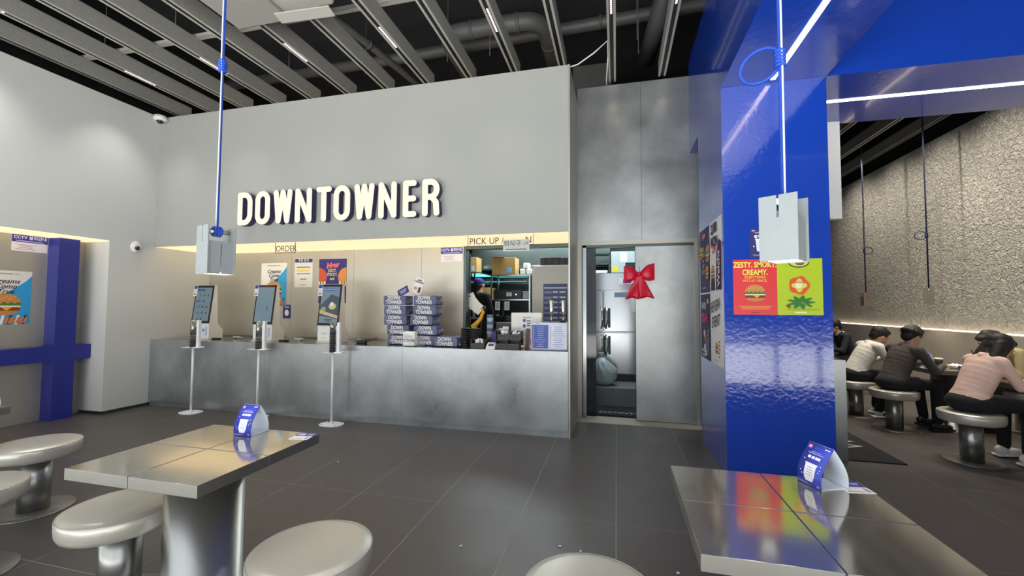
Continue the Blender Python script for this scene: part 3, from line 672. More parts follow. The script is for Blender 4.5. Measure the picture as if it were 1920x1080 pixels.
# ------------------------------------------------------------------ PENDANTS
def pendant(label, x, y, z0, h, rz, loop_z, loop_dir, ztop=6.2, s=1., dark=False):
    t = thing('pendant_lamp', label, 'lamp', (x, y, 0), rz); w = .064*s
    mt = mat('dark_pendant_metal', '7d7264', .5, .4) if dark else M_ALU
    zt = z0+h; zl = z0+h*.68
    # two tall plates (+-y) each with a slot, two lower plates (+-x) between, narrow corner fins
    for sg_ in (-1, 1):
        y0 = sg_*w; b = B()
        b.box(-w, -.004, y0-.003, y0+.003, z0, zt).box(.004, w, y0-.003, y0+.003, z0, zt).box(-.004, .004, y0-.003, y0+.003, z0, z0+h*.66)
        obj('tall_plate', b, mt, t)
    for sg_ in (-1, 1):
        b = B(); b.box(sg_*w*.84-.003, sg_*w*.84+.003, -w+.004, -.003, z0+.002, zl).box(sg_*w*.84-.003, sg_*w*.84+.003, .003, w-.004, z0+.002, zl)
        obj('short_plate', b, mt, t)
    obj('diffuser', B().box(-w*.80, w*.80, -w*.92, w*.92, z0+.004, z0+.010), M_LAMPGLOW, t)
    zb = z0+h*.9
    obj('cross_bar', B().cyl((0, -w-.002, zb), (0, w+.002, zb), .012*s, n=14), M_CHROME, t)
    r_ = .0075*s; b = B().tube([(0, 0, zb+.01), (0, 0, ztop)], r_, 8)
    for k in range(3): b.tube([(.022*s*math.cos(2*PI*j/12), -.014+.014*k, zb+.022*s*math.sin(2*PI*j/12)) for j in range(12)], r_, 6, closed=True)
    lz = loop_z; L_ = .075*s
    b.tube([(loop_dir*(L_*.95+L_*math.cos(a)), .004, lz+L_*.9*math.sin(a)) for a in [2*PI*j/24 for j in range(24)]], r_*.9, 8, closed=True) if loop_dir else None
    for k in range(5): b.tube([(.015*s*math.cos(2*PI*j/10), .015*s*math.sin(2*PI*j/10), lz-.03*s+.014*s*k) for j in range(10)], r_, 6, closed=True)
    obj('rope', b, M_ROPE if not dark else P('1c2050'), t)
    obj('cable', B().tube([(.009, -.009, zb), (.010, -.008, lz-.04), (.010, -.012, lz+.04), (.008, -.008, ztop)], .004*s, 6), M_CABLE if not dark else P('2a2c44'), t)
    return t
pendant('square grey pendant lamp hanging over the foreground left table', -2.072, 1.8, 1.662, .255, rad(-18), 2.80, 0)
pendant('square grey pendant lamp with looped rope in front of the blue column', .622, 1.8, 1.675, .245, rad(-35), 2.468, -1)
pendant('dark pendant lamp against stucco, the farther one', 4.70, 9.60, 1.545, .26, rad(0), 2.62, 1, dark=True)
pendant('dark pendant lamp against stucco, the nearer one', 4.93, 8.28, 1.573, .26, rad(-30), 2.70, -1, dark=True)
for x, y, z, p in ((-2.072, 1.8, 1.64, 9), (.622, 1.8, 1.66, 9), (4.7, 9.6, 1.52, 8), (4.93, 8.28, 1.55, 8)):
    spot('pendant_light', (x, y, z), (x, y, 0), p*1.5, WARM, 110, 1, .05)

# ------------------------------------------------------------------ CAMERAS
t = thing('security_camera', 'white dome security camera in the top left room corner', 'camera', (-6.74, 4.84, 4.33))
obj('bracket', B().box(-.06, .02, -.03, .05, -.05, .045, None, .006), M_WHITE, t); obj('housing', B().lathe([(.035, -.045), (.085, -.035), (.09, 0), (.08, .035), (.03, .045)], (.05, -.02, -.01), 28), M_WHITE, t)
obj('lens_dome', B().ell((.055, -.03, -.055), (.045, .045, .04)), mat('smoked_dome', '2a2428', .08), t)
t = thing('security_camera', 'small round white security camera on the left wall', 'camera', (-6.8, 4.63, 2.34), PI/2)
obj('housing', B().ell((0, -.01, 0), (.075, .035, .088)), M_WHITE, t); obj('lens_dome', B().ell((0, -.035, -.018), (.036, .03, .036)), mat('smoked_dome'), t)

# ------------------------------------------------------------------ KIOSKS
def kiosk(label, x, rz, mode, sl_):
    t = thing('order_kiosk', label, 'kiosk', (x, 5.22, .98), rz)
    side = [(-.075, .03), (-.06, 0), (.16, 0), (.16, .14), (.07, .235), (.045, .81), (.03, .825), (.0, .825), (-.075, .24)]
    obj('body', B().prism(side, -.165, .165, 'x'), M_WHITE, t)
    # screen leaning back
    a = math.atan2(.075, .585); L_ = .585
    sc = link('screen', None, t)
    me = B().box(-.17, .17, -.012, 0, 0, L_, None, .003); bpy.data.objects.remove(sc)
    sc = obj('screen', me, M_GLASS, t); sc.location = (0, -.077, .24); sc.rotation_euler = (-a, 0, 0)
    scr = B().box(-.148, .148, -.0135, -.0122, .035, L_-.035)
    dm = mat('kiosk_display_'+mode, '5c707c' if mode != 'menu' else '566772', .15, emit='9ab4c4', estr=.16)
    obj('display', scr, dm, sc)
    D_ = P('23344e'); it = []
    if mode == 'menu':
        it += [(rect(-.13, -.06, .50, .525), D_), (rect(-.05, .01, .50, .525), D_)]
        for r_ in range(5):
            it += [(rect(-.14, -.11, .45-.09*r_, .457-.09*r_), P('6d7f90'))]
            for c_ in range(3):
                if (r_, c_) in ((1, 2), (4, 2)): continue
                it += [(disc(-.06+.075*c_, .43-.09*r_, .013, .016, 8), P('2f3438' if c_ else '4d5358'))]
        it += [(rect(-.12, -.08, .33, .355), P('3a4f9a'))]
    elif mode == 'blank':
        it += [(rect(-.08, .08, .335, .345), P('6a7a88')), (rect(.05, .065, .22, .26), D_), (rect(-.10, -.03, .20, .21), P('5a6a78')), (rect(.03, .1, .20, .21), P('5a6a78'))]
    else:
        it += [(rect(-.10, .10, .49, .53), P('31508a')), ([(-.148, .14), (.148, .03+.06), (.148, .40), (.02, .44), (-.148, .28)], P('41505c')), (disc(.05, .27, .06, .045), P('c9b489')), (disc(.04, .30, .03, .03), P('e2ddd2')),
               (disc(-.09, .23, .04, .035), P('8fa078')), ([(-.148, .17), (.148, .10), (.148, .14), (-.148, .22)], P('cfb08c')), (rect(-.06, .06, .075, .085), D_), (rect(-.05, .05, .055, .062), D_)]
    art(sc, it, -.0142, 'screen_content')
    if mode == 'ad': txt('DOWNTOWNER', .026, 0, .51, P('dfe8f0'), sc, -.018)
    obj('card_reader', B().box(.06, .13, -.105, -.07, .06, .20, None, .008), P('c9d6e2', .3), t); obj('reader_display', B().box(.072, .118, -.1065, -.105, .12, .16), P('4a8ce0'), t)
    obj('paper_slot', B().box(-.11, -.02, -.078, -.0745, .125, .131).box(-.10, -.03, -.078, -.0745, .065, .069), P('8a8a90'), t)
    obj('foot_plate', B().box(-.175, .175, -.10, .15, -.0, .012, None, .003), M_WHITE, t)
    tg = obj('paper_tag', B().box(-.205, -.135, -.018, -.016, .42, .585), P('d8d8e2'), sc)
    art(tg, [(rect(-.20, -.14, .53, .58), P('3c3c86')), (disc(-.17, .45, .022, .018), P('b07a4a')), (rect(-.19, -.15, .49, .5), P('9a9ab0'))], -.0185, 'tag_print')
    return t
kiosk('white ordering kiosk at the left end, showing a menu grid', -6.175, 0, 'menu', 0)
kiosk('white ordering kiosk in the middle, showing a pale blank screen', -5.03, 0, 'blank', 0)
kiosk('white ordering kiosk at right, showing food pictures', -3.925, 0, 'ad', 0)
for i, (x, lab) in enumerate(((-5.75, 'tangle of white cables behind the left kiosk'), (-4.62, 'tangle of white cables behind the middle kiosk'), (-3.58, 'tangle of cables behind the right kiosk'), (-6.55, 'white plug lead lying left of the left kiosk'))):
    pts = [(x+.05*math.sin(k*1.1+i)+.004*k, 5.36+.05*math.cos(k*1.7), 1.0+.018*math.sin(k*2.3)) for k in range(22)]
    tag(obj('cable_tangle', B().tube(pts, .006, 6), M_WHITE), lab, 'cable')
for i, (x, lab) in enumerate(((-5.92, 'flat black adapter at the foot of the left kiosk'), (-4.70, 'flat black adapter at the foot of the middle kiosk'), (-3.42, 'black power adapter with leads right of the right kiosk'))):
    t = thing('power_adapter', lab, 'adapter', (x, 5.2, .98)); obj('adapter_body', B().box(-.07, .07, -.025, .025, 0, .045 if i == 2 else .02, None, .006), M_BLACKPL, t)
    if i == 2: obj('lead', B().tube([(.06, 0, .03), (.12, .02, .03), (.17, .03, .07), (.22, .04, .08)], .005, 6), M_BLACKPL, t); obj('lead', B().tube([(-.06, 0, .03), (-.10, .02, .06), (-.14, .05, .02)], .005, 6), M_BLACKPL, t)
# floor stands with disc stacks
def stand(label, x, y, nd, h0):
    t = thing('buzzer_stand', label, 'stand', (x, y, 0))
    pts = [(.15*math.copysign(abs(math.cos(a))**.8, math.cos(a)), .115*math.copysign(abs(math.sin(a))**.8, math.sin(a))) for a in [2*PI*k/40 for k in range(40)]]
    obj('base_plate', B().prism(pts, 0, .008, 'z'), M_WHITEMET, t)
    for sx_, sy_ in ((-1, -1), (1, -1), (-1, 1), (1, 1)): obj('screw', B().cyl((sx_*.09, sy_*.065, .008), (sx_*.09, sy_*.065, .014), .006, n=8), M_DARKPL, t)
    obj('pole', B().cyl((0, 0, .008), (0, 0, .90), .0155, n=16), M_WHITEMET, t)
    obj('collar', B().cyl((0, 0, .008), (0, 0, .03), .024, .018, n=16), M_WHITEMET, t)
    obj('shelf', B().box(-.15, .13, -.055, .055, .90, .906, None, .002), M_WHITEMET, t)
    obj('back_tube', B().box(.055, .095, -.01, .03, .906, 1.285, None, .003), M_WHITEMET, t); obj('tube_foot', B().box(.03, .14, -.03, .05, .90, .915, None, .003), M_WHITEMET, t)
    obj('bracket', B().box(.03, .06, .0, .02, 1.20, 1.22), M_WHITEMET, t)
    obj('silver_tube', B().lathe([(.036, 0), (.036, 1.285-h0)], (-.01, 0, h0), 28), M_TUBE, t)
    for k in range(nd): obj('disc', B().lathe([(.036, 0), (.040, .004), (.040, .010), (.036, .014)], (-.01, 0, .907+k*(h0-.907)/nd), 20), M_BLACKPL, t)
    return t
stand('white floor stand with short stack of black discs, left kiosk', -5.775, 4.72, 8, 1.07)
stand('white floor stand with black discs in front of the middle kiosk', -4.70, 4.76, 8, 1.07)
stand('white floor stand with tall stack of black discs, right kiosk', -3.50, 4.70, 14, 1.18)

# ------------------------------------------------------------------ BAG PACKS
def bag_pack():
    t = thing('bag_pack', '-', 'package', (0, 0, 0))
    rnd = random.Random(3)
    b = B().box(-.165, .165, -.11, .11, .002, .126, None, .012); o = obj('navy_bundle', b, mat('navy_print_paper', '26306c', .6), t)
    txt('DOWN', .068, -.01, .095, M_PAPER, t, -.1115, .78, bold=.002); txt('TOWNER', .068, -.01, .036, M_PAPER, t, -.1115, .78, bold=.002)
    b = B(); b.box(-.168, .168, -.1135, .113, .0, .129, None, .02)
    bmesh.ops.subdivide_edges(b.bm, edges=b.bm.edges, cuts=3, use_grid_fill=True)
    for v in b.bm.verts:
        n = Vector(v.co); f = .006*math.sin(v.co.x*70+v.co.z*50)+.005*math.sin(v.co.z*160+v.co.x*20); v.co.y += -abs(f) if v.co.y < 0 else f; v.co.x += f*.6 if abs(v.co.x) > .1 else 0
    # loose twisted ends of the wrapper
    b.grid(lambda u, v: (.165+.03*u, -.10+.18*v, .03+.07*v*(1-u*.4)+.012*math.sin(9*v+5*u)), 4, 6)
    for f in b.bm.faces: f.smooth = True
    obj('clear_wrapper', b, M_PLASTICBAG, t); return t
pk = bag_pack(); firstp = True
spots = []
rows = [.0, .133, .266, .399, .532]
for r_, z in enumerate(rows):
    spots.append((-2.875+(.04, .03, -.02, -.02, -.03)[r_], 5.26, z, (.0, -.05, .04, -.03, .02)[r_], 'left', r_))
    spots.append((-2.475+(.0, .02, -.03, .0, .01)[r_], 5.27+.01*(r_ % 2), z, (.06, .02, -.05, .03, -.02)[r_], 'middle', r_))
spots.append((-2.12, 5.17, 0, -.04, 'right', 0))
pos = ['bottom', 'second from bottom', 'middle', 'second from top', 'top']
for x, y, z, rz, c_, r_ in spots:
    s = pk if firstp else dup(pk); firstp = False
    s.location = (x, y, .98+z); s.rotation_euler.z = rz
    s['label'] = 'wrapped navy bag pack lying alone right of the two piles' if c_ == 'right' else 'wrapped navy bag pack, %s of the %s pile' % (pos[r_], 'left' if c_ == 'left' else 'right')
    s['group'] = 'wrapped navy bag packs on the counter'
t = thing('bag_pack', 'wrapped white bag pack leaning in front of the navy piles', 'package', (-2.60, 5.03, .98), rad(3))
obj('white_bundle', B().box(-.085, .085, -.05, .05, .001, .19, None, .02), M_PAPER, t); txt('TOWNER', .055, 0, .075, P('23262e'), t, -.0515, .72, bold=.001); txt('DOWN', .045, 0, .125, P('8a8c92'), t, -.0515, .72)
b = B(); b.grid(lambda u, v: (-.09+.30*u, -.058+.02*math.sin(8*u+4*v)+.03*u, .005+.19*v*(1-.3*u)+.008*math.sin(14*u)), 14, 10); o = obj('clear_wrapper', b, M_PLASTICBAG, t)
t = sheet('leaflet', 'white leaflet tilted upright on the bag packs', 'leaflet', (-2.63, 5.30, 1.775), 0, .135, .22, P('e6dcdc'))
t.rotation_euler = (0, rad(18), 0); it = []; burger(-.03, -.04, .05, it); it.append((rect(.015, .05, -.09, -.01), P('3a2430'))); art(t, it); txt('2,000\nWON OFF', .028, 0, .065, P('1d1d4a'), t, -.008, bold=.001)
t = sheet('leaflet', 'navy leaflet lying tilted on the left pile of packs', 'leaflet', (-2.83, 5.25, 1.70), 0, .17, .11, M_NAVY)
t.rotation_euler = (rad(-20), rad(-28), 0); art(t, bars(-.06, .06, -.03, .03, 3, P('b0b0dc')))

# ------------------------------------------------------------------ COUNTER RIGHT END
def lid_stack(label, x, y, n, h):
    t = thing('lid_stack', label, 'lids', (x, y, .98), 0, 'stacks of black lids on the counter')
    for k in range(n): obj('lid', B().lathe([(.055, 0), (.062, .003), (.062, h/n*.55), (.052, h/n*.8)], (0, 0, k*h/n), 22), M_BLACKPL, t)
lid_stack('stack of black lids right of the bag packs, left one', -1.875, 5.13, 10, .25)
lid_stack('stack of black lids right of the bag packs, right one', -1.745, 5.11, 10, .25)
lid_stack('short stack of black lids behind the cutlery bin', -1.50, 5.35, 9, .22)
def bin_(label, x, y, z, w, contents, rz=0):
    t = thing('storage_bin', label, 'bin', (x, y, z), rz, 'dark plastic bins on the counter'); d, h = .13, .105
    b = B().box(-w/2, w/2, -d/2, d/2, 0, .006).box(-w/2, -w/2+.005, -d/2, d/2, .006, h).box(w/2-.005, w/2, -d/2, d/2, .006, h).box(-w/2+.005, w/2-.005, d/2-.005, d/2, .006, h).box(-w/2+.005, w/2-.005, -d/2, -d/2+.005, .006, h*.66)
    obj('tray', b, M_DARKPL, t); obj('label_lip', B().box(-w*.3, w*.3, -d/2-.004, -d/2, .03, .055), M_BLACKPL, t)
    if contents:
        b = B(); rnd = random.Random(int(x*100))
        for k in range(9): b.obox((rnd.uniform(-w*.3, w*.3), rnd.uniform(-.04, .04), .06+rnd.random()*.04), (.05, .012, .03), (rnd.random()*2, rnd.random()*2, rnd.random()*3))
        o = obj('contents', b, M_PAPER, t); o['kind'] = 'stuff'
bin_('dark cutlery bin with white sachets nearest the lid stacks', -1.66, 5.02, .98, .17, True)
bin_('dark bin, lower left of the stacked four', -1.36, 5.03, .98, .145, False); bin_('dark bin, lower right of the stacked four', -1.21, 5.03, .98, .145, False)
bin_('dark bin with napkins, upper left of the stacked four', -1.35, 5.09, 1.09, .145, True); bin_('dark bin with napkins, upper right of the stacked four', -1.20, 5.09, 1.09, .145, True)
t = thing('card_dispenser', 'small white box with blue label on the counter edge', 'box', (-1.485, 4.97, .98)); obj('box_body', B().prism([(-.05, 0), (.05, 0), (.05, .075), (-.05, .02)], -.055, .055, 'x'), M_WHITE, t); obj('blue_label', B().obox((0, -.004, .052), (.07, .05, .002), (rad(29), 0, 0)), M_NAVY, t)
t = thing('monitor', 'white flat monitor seen from behind on the counter, notice taped on', 'monitor', (-1.13, 5.38, .98))
obj('casing', B().box(-.205, .205, -.02, .02, .10, .44, None, .012), M_WHITE, t); obj('stand_neck', B().box(-.04, .04, -.01, .03, .0, .14), M_WHITE, t); obj('stand_foot', B().box(-.1, .1, -.07, .07, 0, .01), M_WHITE, t)
n_ = obj('taped_notice', B().box(-.07, .08, -.0225, -.0205, .13, .41), M_PAPER, t); art(n_, [(rect(-.045, -.01, .32, .36), P('3a4f9a')), (rect(-.045, -.01, .25, .29), P('3a4f9a'))]+bars(.0, .06, .26, .35, 3, P('6a6a7a'))+bars(-.05, .06, .14, .22, 3, P('8a9ac0'))+bars(-.05, .06, .375, .39, 1, P('3a3a44')), -.0228, 'notice_print')
t = thing('tablet', 'small white card terminal left of the monitor', 'terminal', (-1.40, 5.33, .98)); obj('casing', B().obox((0, 0, .14), (.08, .03, .24), (rad(-8), 0, 0), None, .006), M_WHITE, t); obj('screen', B().obox((0, -.022, .19), (.055, .002, .07), (rad(-8), 0, 0)), P('a8b4c0'), t)
t = thing('picture_stand', 'small navy card upright behind the bins', 'card', (-1.52, 5.2, .98)); obj('card', B().box(-.03, .03, -.002, .002, 0, .20), M_NAVY, t); obj('foot', B().box(-.035, .035, -.02, .02, 0, .01), M_WHITE, t)
t = thing('wooden_board', 'narrow dark brown board leaning beside the menu stand', 'board', (-1.06, 5.1, .98)); obj('plank', B().obox((0, 0, .125), (.045, .02, .25), (0, rad(4), 0)), mat('brown_wood', '5a3b30', .6, var=.1, vscale=10), t)
t = thing('menu_board', 'clear framed blue and white menu board at the counter end', 'menu', (-.785, 5.03, .99)); t.rotation_euler = (rad(-6), 0, 0)
obj('board', B().box(-.215, .215, 0, .004, 0, .315), P('cfd6ea', .25), t)
obj('frame', B().box(-.222, -.215, -.003, .007, -.005, .32).box(.215, .222, -.003, .007, -.005, .32).box(-.222, .222, -.003, .007, .315, .322).box(-.222, .222, -.003, .007, -.008, 0), P('a8a8b8', .3), t)
it = [(rect(-.21, -.01, .01, .29), P('5366ac')), (rect(-.21, .21, .295, .312), P('dfe3f2')), (rect(.0, .21, .01, .29), P('dde3f4'))]
it += [(rect(-.20, -.185, .02+.026*k, .035+.026*k), P('c88aa8')) for k in range(10)]+[(rect(.01, .022, .02+.026*k, .035+.026*k), P('c88aa8')) for k in range(10)]
it += bars(-.175, -.03, .02, .28, 10, P('a8b4dc'), .6, .25, 5)+bars(.03, .19, .02, .28, 10, P('8f9cc8'), .6, .25, 6)
art(t, it); txt('MENU', .016, -.14, .304, M_NAVY, t, -.012)
obj('foot_strip', B().box(-.21, .21, -.03, -.005, -.009, .004), P('b8b8c8', .3), t)
t = thing('drinks_tap', 'chrome drinks tap with two cylindrical taps and black tower', 'tap', (-.72, 5.30, .98))
for x in (-.075, .075): obj('tap_cylinder', B().lathe([(.026, 0), (.028, .005), (.028, .17), (.024, .18)], (x, 0, .42), 20), M_CHROME, t); obj('tap_neck', B().cyl((x, 0, .30), (x, 0, .42), .010, n=10), M_CHROME, t)
obj('tower', B().lathe([(.042, 0), (.042, .34)], (.06, .02, 0), 20), M_BLACKPL, t); obj('spout', B().tube([(.06, 0, .29), (0, -.02, .29), (-.06, -.02, .27), (-.075, -.02, .22)], .012), M_CHROME, t)

# ------------------------------------------------------------------ KITCHEN
KF = .28
struct('floor_kitchen', B().box(-3.6, 2.3, 6.6, 9.0, .0, KF), mat('grey_kitchen_tile', '6a706e', .45, var=.06))
struct('floor_kitchen_low', B().box(-3.6, 1.03, 6.0, 6.6, .0, .01), M_BLACKPL)
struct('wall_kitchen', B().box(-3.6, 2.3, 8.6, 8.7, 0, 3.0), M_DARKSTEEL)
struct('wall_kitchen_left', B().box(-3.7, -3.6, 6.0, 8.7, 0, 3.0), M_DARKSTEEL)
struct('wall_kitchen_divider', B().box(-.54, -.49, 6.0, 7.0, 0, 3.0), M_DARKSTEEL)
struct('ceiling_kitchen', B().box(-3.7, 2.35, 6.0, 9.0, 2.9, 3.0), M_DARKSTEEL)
struct('wall_hatch_frame', B().box(-2.16, -2.12, 5.79, 5.92, .98, 2.38).box(-2.12, -.54, 5.79, 5.92, 2.33, 2.38), M_DARKSTEEL)
t = thing('extractor_hood', 'dark steel extractor hood across the top of the kitchen hatch', 'hood', (-1.4, 8.0, 2.12)); obj('hood_body', B().box(-1.3, 1.3, -.3, .55, .12, .75), M_DARKSTEEL, t); obj('hood_lip', B().box(-1.32, 1.32, -.33, -.28, .10, .15), M_STEEL, t)
obj('light_tube', B().box(-1.2, .9, -.345, -.332, .68, .695), mat('cool_tube', 'ffffff', .5, emit='dff6ff', estr=2.5), t)
t = thing('insect_light', 'turquoise glowing light strip on the kitchen wall', 'lamp', (-2.35, 8.55, 2.02)); obj('glow_tube', B().box(-.75, .55, -.02, .02, -.012, .012), mat('teal_tube', 'ffffff', .5, emit='30d8d0', estr=.35), t); obj('housing', B().box(-.8, .6, 0, .05, -.06, .06), M_STEEL, t)
area('insect_light_glow', (-2.35, 8.45, 2.02), (rad(-90), 0, 0), 1.2, .1, 1, (.2, .95, .9))
# shelf unit
def shelf_unit(label, x0, x1, y0, y1, z0, z1, levels):
    t = thing('wire_shelf_unit', label, 'shelf')
    for x in (x0, x1):
        for y in (y0, y1): obj('upright', B().box(x-.012, x+.012, y-.012, y+.012, z0, z1), M_STEEL, t)
    for z in levels: obj('shelf_board', B().box(x0, x1, y0, y1, z-.015, z+.008), M_STEEL, t)
shelf_unit('steel kitchen shelf unit left of the white cabinet', -2.14, -1.45, 7.15, 7.6, KF, 2.06, (.78, 1.22, 1.62, 2.05))
t = thing('white_cabinet', 'tall off-white cold cabinet with blue price poster', 'cabinet', (-1.02, 7.0, KF)); obj('cabinet_body', B().box(-.36, .42, 0, .6, 0, 1.92, None, .008), P('c9c4ba', .4), t); obj('cabinet_door', B().box(-.32, .42, -.03, 0, .05, 1.9, None, .006), P('cfcabf', .4), t)
pz = obj('poster_sheet', B().box(-.16, .24, -.033, -.031, .98, 1.60), P('555c86'), t)
it = [(rect(-.15, .23, 1.52, 1.545), P('c9cbd8'))]
for r_ in range(6): it += [(rect(-.145, -.02, 1.44-.085*r_-.01*(r_ % 2), 1.475-.085*r_), P('8f94b4')), (rect(.0, .08, 1.45-.085*r_, 1.475-.085*r_), P('e0e2ea')), (rect(.11, .21, 1.45-.085*r_, 1.475-.085*r_), P('e0e2ea'))]
art(pz, it, -.0335, 'poster_print')
def carton(label, x, y, z, w, d, h, rz=0, m=M_CARD, sticker=None):
    t = thing('cardboard_box', label, 'box', (x, y, z), rz)
    obj('carton', B().box(-w/2, w/2, -d/2, d/2, 0, h, None, .004), m, t); obj('flap', B().obox((-w*.22, -d*.5, h+.004), (w*.5, d*.35, .004), (rad(-12), 0, 0)), m, t)
    if sticker: obj('sticker', B().box(w*.12, w*.36, -d/2-.002, -d/2, h*.1, h*.42), P(sticker), t)
    return t
carton('brown carton with blue sticker on top of the shelf unit', -1.92, 7.3, 2.06, .42, .3, .30, 0, M_CARD, '7fb0d8')
carton('open brown carton with yellow tag on the left shelf', -2.47, 7.9, 1.62, .30, .3, .24, 0, M_CARD, 'd8c020')
carton('brown carton high at the left edge of the hatch', -2.60, 7.45, 2.12, .26, .3, .28, 0, M_CARD, 'c9cbd0')
carton('brown carton at the right edge above the white cabinet', -.62, 7.2, 2.22, .12, .3, .3)
carton('grey carton with yellow tag on the lower shelf', -1.55, 7.35, 1.235, .2, .25, .16, 0, P('6a6a62'), 'd8c020')
t = thing('shelf_ledge', 'steel ledge carrying the left cartons in the kitchen', 'shelf', (-2.55, 8.1, 0)); obj('ledge_board', B().box(-.25, .35, -.45, .3, 1.60, 1.618), M_STEEL, t); obj('bracket', B().box(-.25, -.22, .2, .25, KF, 1.6).box(.3, .33, .2, .25, KF, 1.6), M_STEEL, t); obj('upper_board', B().box(-.25, .15, -.85, .1, 2.10, 2.118), M_STEEL, t); obj('upper_post', B().box(-.25, -.22, 0, .05, 1.618, 2.1), M_STEEL, t)
for i, (x, z) in enumerate(((-1.58, 2.059), (-1.47, 2.059), (-1.52, 2.16))):
    t = thing('foam_roll', 'white wrapped roll on the shelf top, %s' % ('left below', 'right below', 'uppermost')[i], 'roll', (x, 7.25, z), 0, 'white rolls on the shelf unit'); obj('roll', B().box(-.05, .05, -.09, .09, 0, .10, None, .02), M_PAPER, t); obj('strap', B().box(-.052, .052, -.02, .02, -.0005, .102), P('c8ccd0'), t)
t = thing('crate', 'black crate lying on top of the white cabinet', 'crate', (-.98, 7.15, 2.20)); obj('crate_body', B().box(-.26, .26, -.15, .15, 0, .12, None, .01), M_BLACKPL, t)
for k in range(5): obj('rib', B().box(-.24+.11*k, -.20+.11*k, -.155, -.15, .01, .11), M_DARKPL, t)
obj('lid', B().box(-.26, .1, -.15, .15, .12, .135), P('c8ccd0'), t)
t = thing('black_machine', 'black toaster machine on the middle shelf', 'machine', (-1.80, 7.32, 1.63)); obj('machine_body', B().box(-.32, .2, -.12, .12, 0, .17, None, .01), M_BLACKPL, t); obj('display', B().box(-.08, .02, -.123, -.12, .05, .12), P('b8c0c4', .3), t); obj('knob', B().cyl((.1, -.14, .08), (.1, -.12, .08), .015), M_CHROME, t)
t = thing('clear_tub', 'clear tub beside the black machine', 'tub', (-1.53, 7.3, 1.63)); obj('tub_body', B().box(-.06, .06, -.1, .1, 0, .13, None, .01), P('8d9698', .2), t); obj('tub_lid', B().box(-.065, .065, -.105, .105, .13, .14), P('c0c8cc'), t)
for i, x in enumerate((-2.02, -1.85)):
    t = tag(sheet('shelf_slip', 'white order slip hanging from the middle shelf edge, %s one' % ('left', 'right')[i], 'paper', (x, 7.13, 1.51), 0, .09, .15), 'white order slip hanging from the middle shelf edge, %s one' % ('left', 'right')[i], 'paper', 'order slips'); art(t, bars(-.03, .03, -.05, .05, 4, P('9a9a9a')))
t = sheet('wall_notice', 'blue and white notice below the yellow-tagged carton', 'notice', (-2.33, 7.05, 1.42), 0, .27, .26, P('b8c4dc')); art(t, bars(-.1, .1, -.1, .05, 5, P('5a6aa8'))+[(rect(-.12, .12, .07, .11), P('5a5a9a'))])
for i, (x, c_) in enumerate(((-2.0, '2a2a2c'), (-1.86, '6f6a55'), (-1.725, '8a8f92'))):
    t = thing('food_container', 'small container on the lower shelf, %s one' % ('black left', 'drab middle', 'grey right')[i], 'container', (x, 7.3, 1.23)); obj('container_body', B().lathe([(.05, 0), (.062, .09), (.064, .1)], n=16), P(c_, .4), t); obj('container_lid', B().lathe([(.066, .1), (.066, .11), (.02, .112)], n=16), P('50524f', .4), t)
# things between monitor and worker
t = thing('gripper_tool', 'yellow and black kitchen gripper tool hanging over the counter', 'tool', (-1.83, 5.6, .98)); obj('yellow_handle', B().tube([(-.07, 0, .18), (-.10, 0, .24), (-.04, 0, .30), (0, 0, .34), (.04, 0, .44), (.02, 0, .50)], [.035, .045, .03, .028, .026, .02], 10), P('d09a20'), t); obj('black_grip', B().tube([(-.05, .01, .28), (.03, .01, .40), (.05, .01, .52)], .03), M_BLACKPL, t); obj('stem', B().cyl((0, .02, 0), (0, .02, .3), .012, n=8), M_BLACKPL, t)
t = thing('cup_caddy', 'striped paper cup sleeve stack beside the yellow tool', 'cups', (-1.66, 5.5, .98)); 
for k in range(6): obj('cup', B().lathe([(.035, 0), (.045, .08), (.047, .082)], (0, 0, .10+.045*k), 16), P('6f7fa0' if k % 2 else 'd0d4d8'), t)
obj('holder', B().lathe([(.05, 0), (.05, .10)], n=16), M_BLACKPL, t)
t = thing('black_printer', 'black receipt printer behind the small terminal', 'printer', (-1.48, 5.62, .98)); obj('printer_body', B().box(-.11, .11, -.1, .1, 0, .3, None, .01), M_BLACKPL, t); obj('paper_mouth', B().box(-.06, .06, -.103, -.1, .2, .23), M_PAPER, t)
t = thing('steel_post', 'thin steel post at left inside the kitchen hatch', 'post', (-2.16, 6.05, 0)); obj('post_tube', B().box(-.015, .02, -.015, .015, .01, 2.3), M_STEEL, t); obj('post_foot', B().box(-.04, .045, -.04, .04, .0101, .02), M_STEEL, t)
# fridge
t = thing('upright_fridge', 'stainless two-door upright fridge seen through the doorway', 'fridge', (0, 7.2, KF))
obj('cabinet', B().box(-.40, .36, .03, .75, .12, 1.78), M_STEEL, t); obj('header', B().box(-.40, .36, 0, .03, 1.52, 1.78), M_STEEL, t)
obj('control_panel', B().box(.05, .33, -.006, 0, 1.60, 1.70), P('c8ccd0', .3), t); obj('digital_display', B().box(.11, .24, -.009, -.006, 1.615, 1.685), mat('blue_digits', '101830', .3, emit='2a4ad0', estr=.6), t)
for z0, z1 in ((.13, .80), (.815, 1.50)):
    for x0, x1 in ((-.40, -.215), (-.205, .36)):
        d = obj('door', B().box(x0, x1, -.02, .03, z0, z1, None, .008), M_STEEL, t)
        zz0, zz1 = (.42, .76) if z0 < .5 else (.86, 1.22); hx = x1-.03 if x0 < -.3 else x0+.035
        obj('handle', B().tube([(hx, -.02, zz0), (hx+.02, -.06, zz0+.08), (hx+.02, -.06, zz1-.08), (hx, -.02, zz1)], .014, 8), M_CHROME, d)
        obj('handle_grip', B().box(hx+.035, hx+.075, -.024, -.0205, zz0+.02, zz1-.02), M_BLACKPL, d)
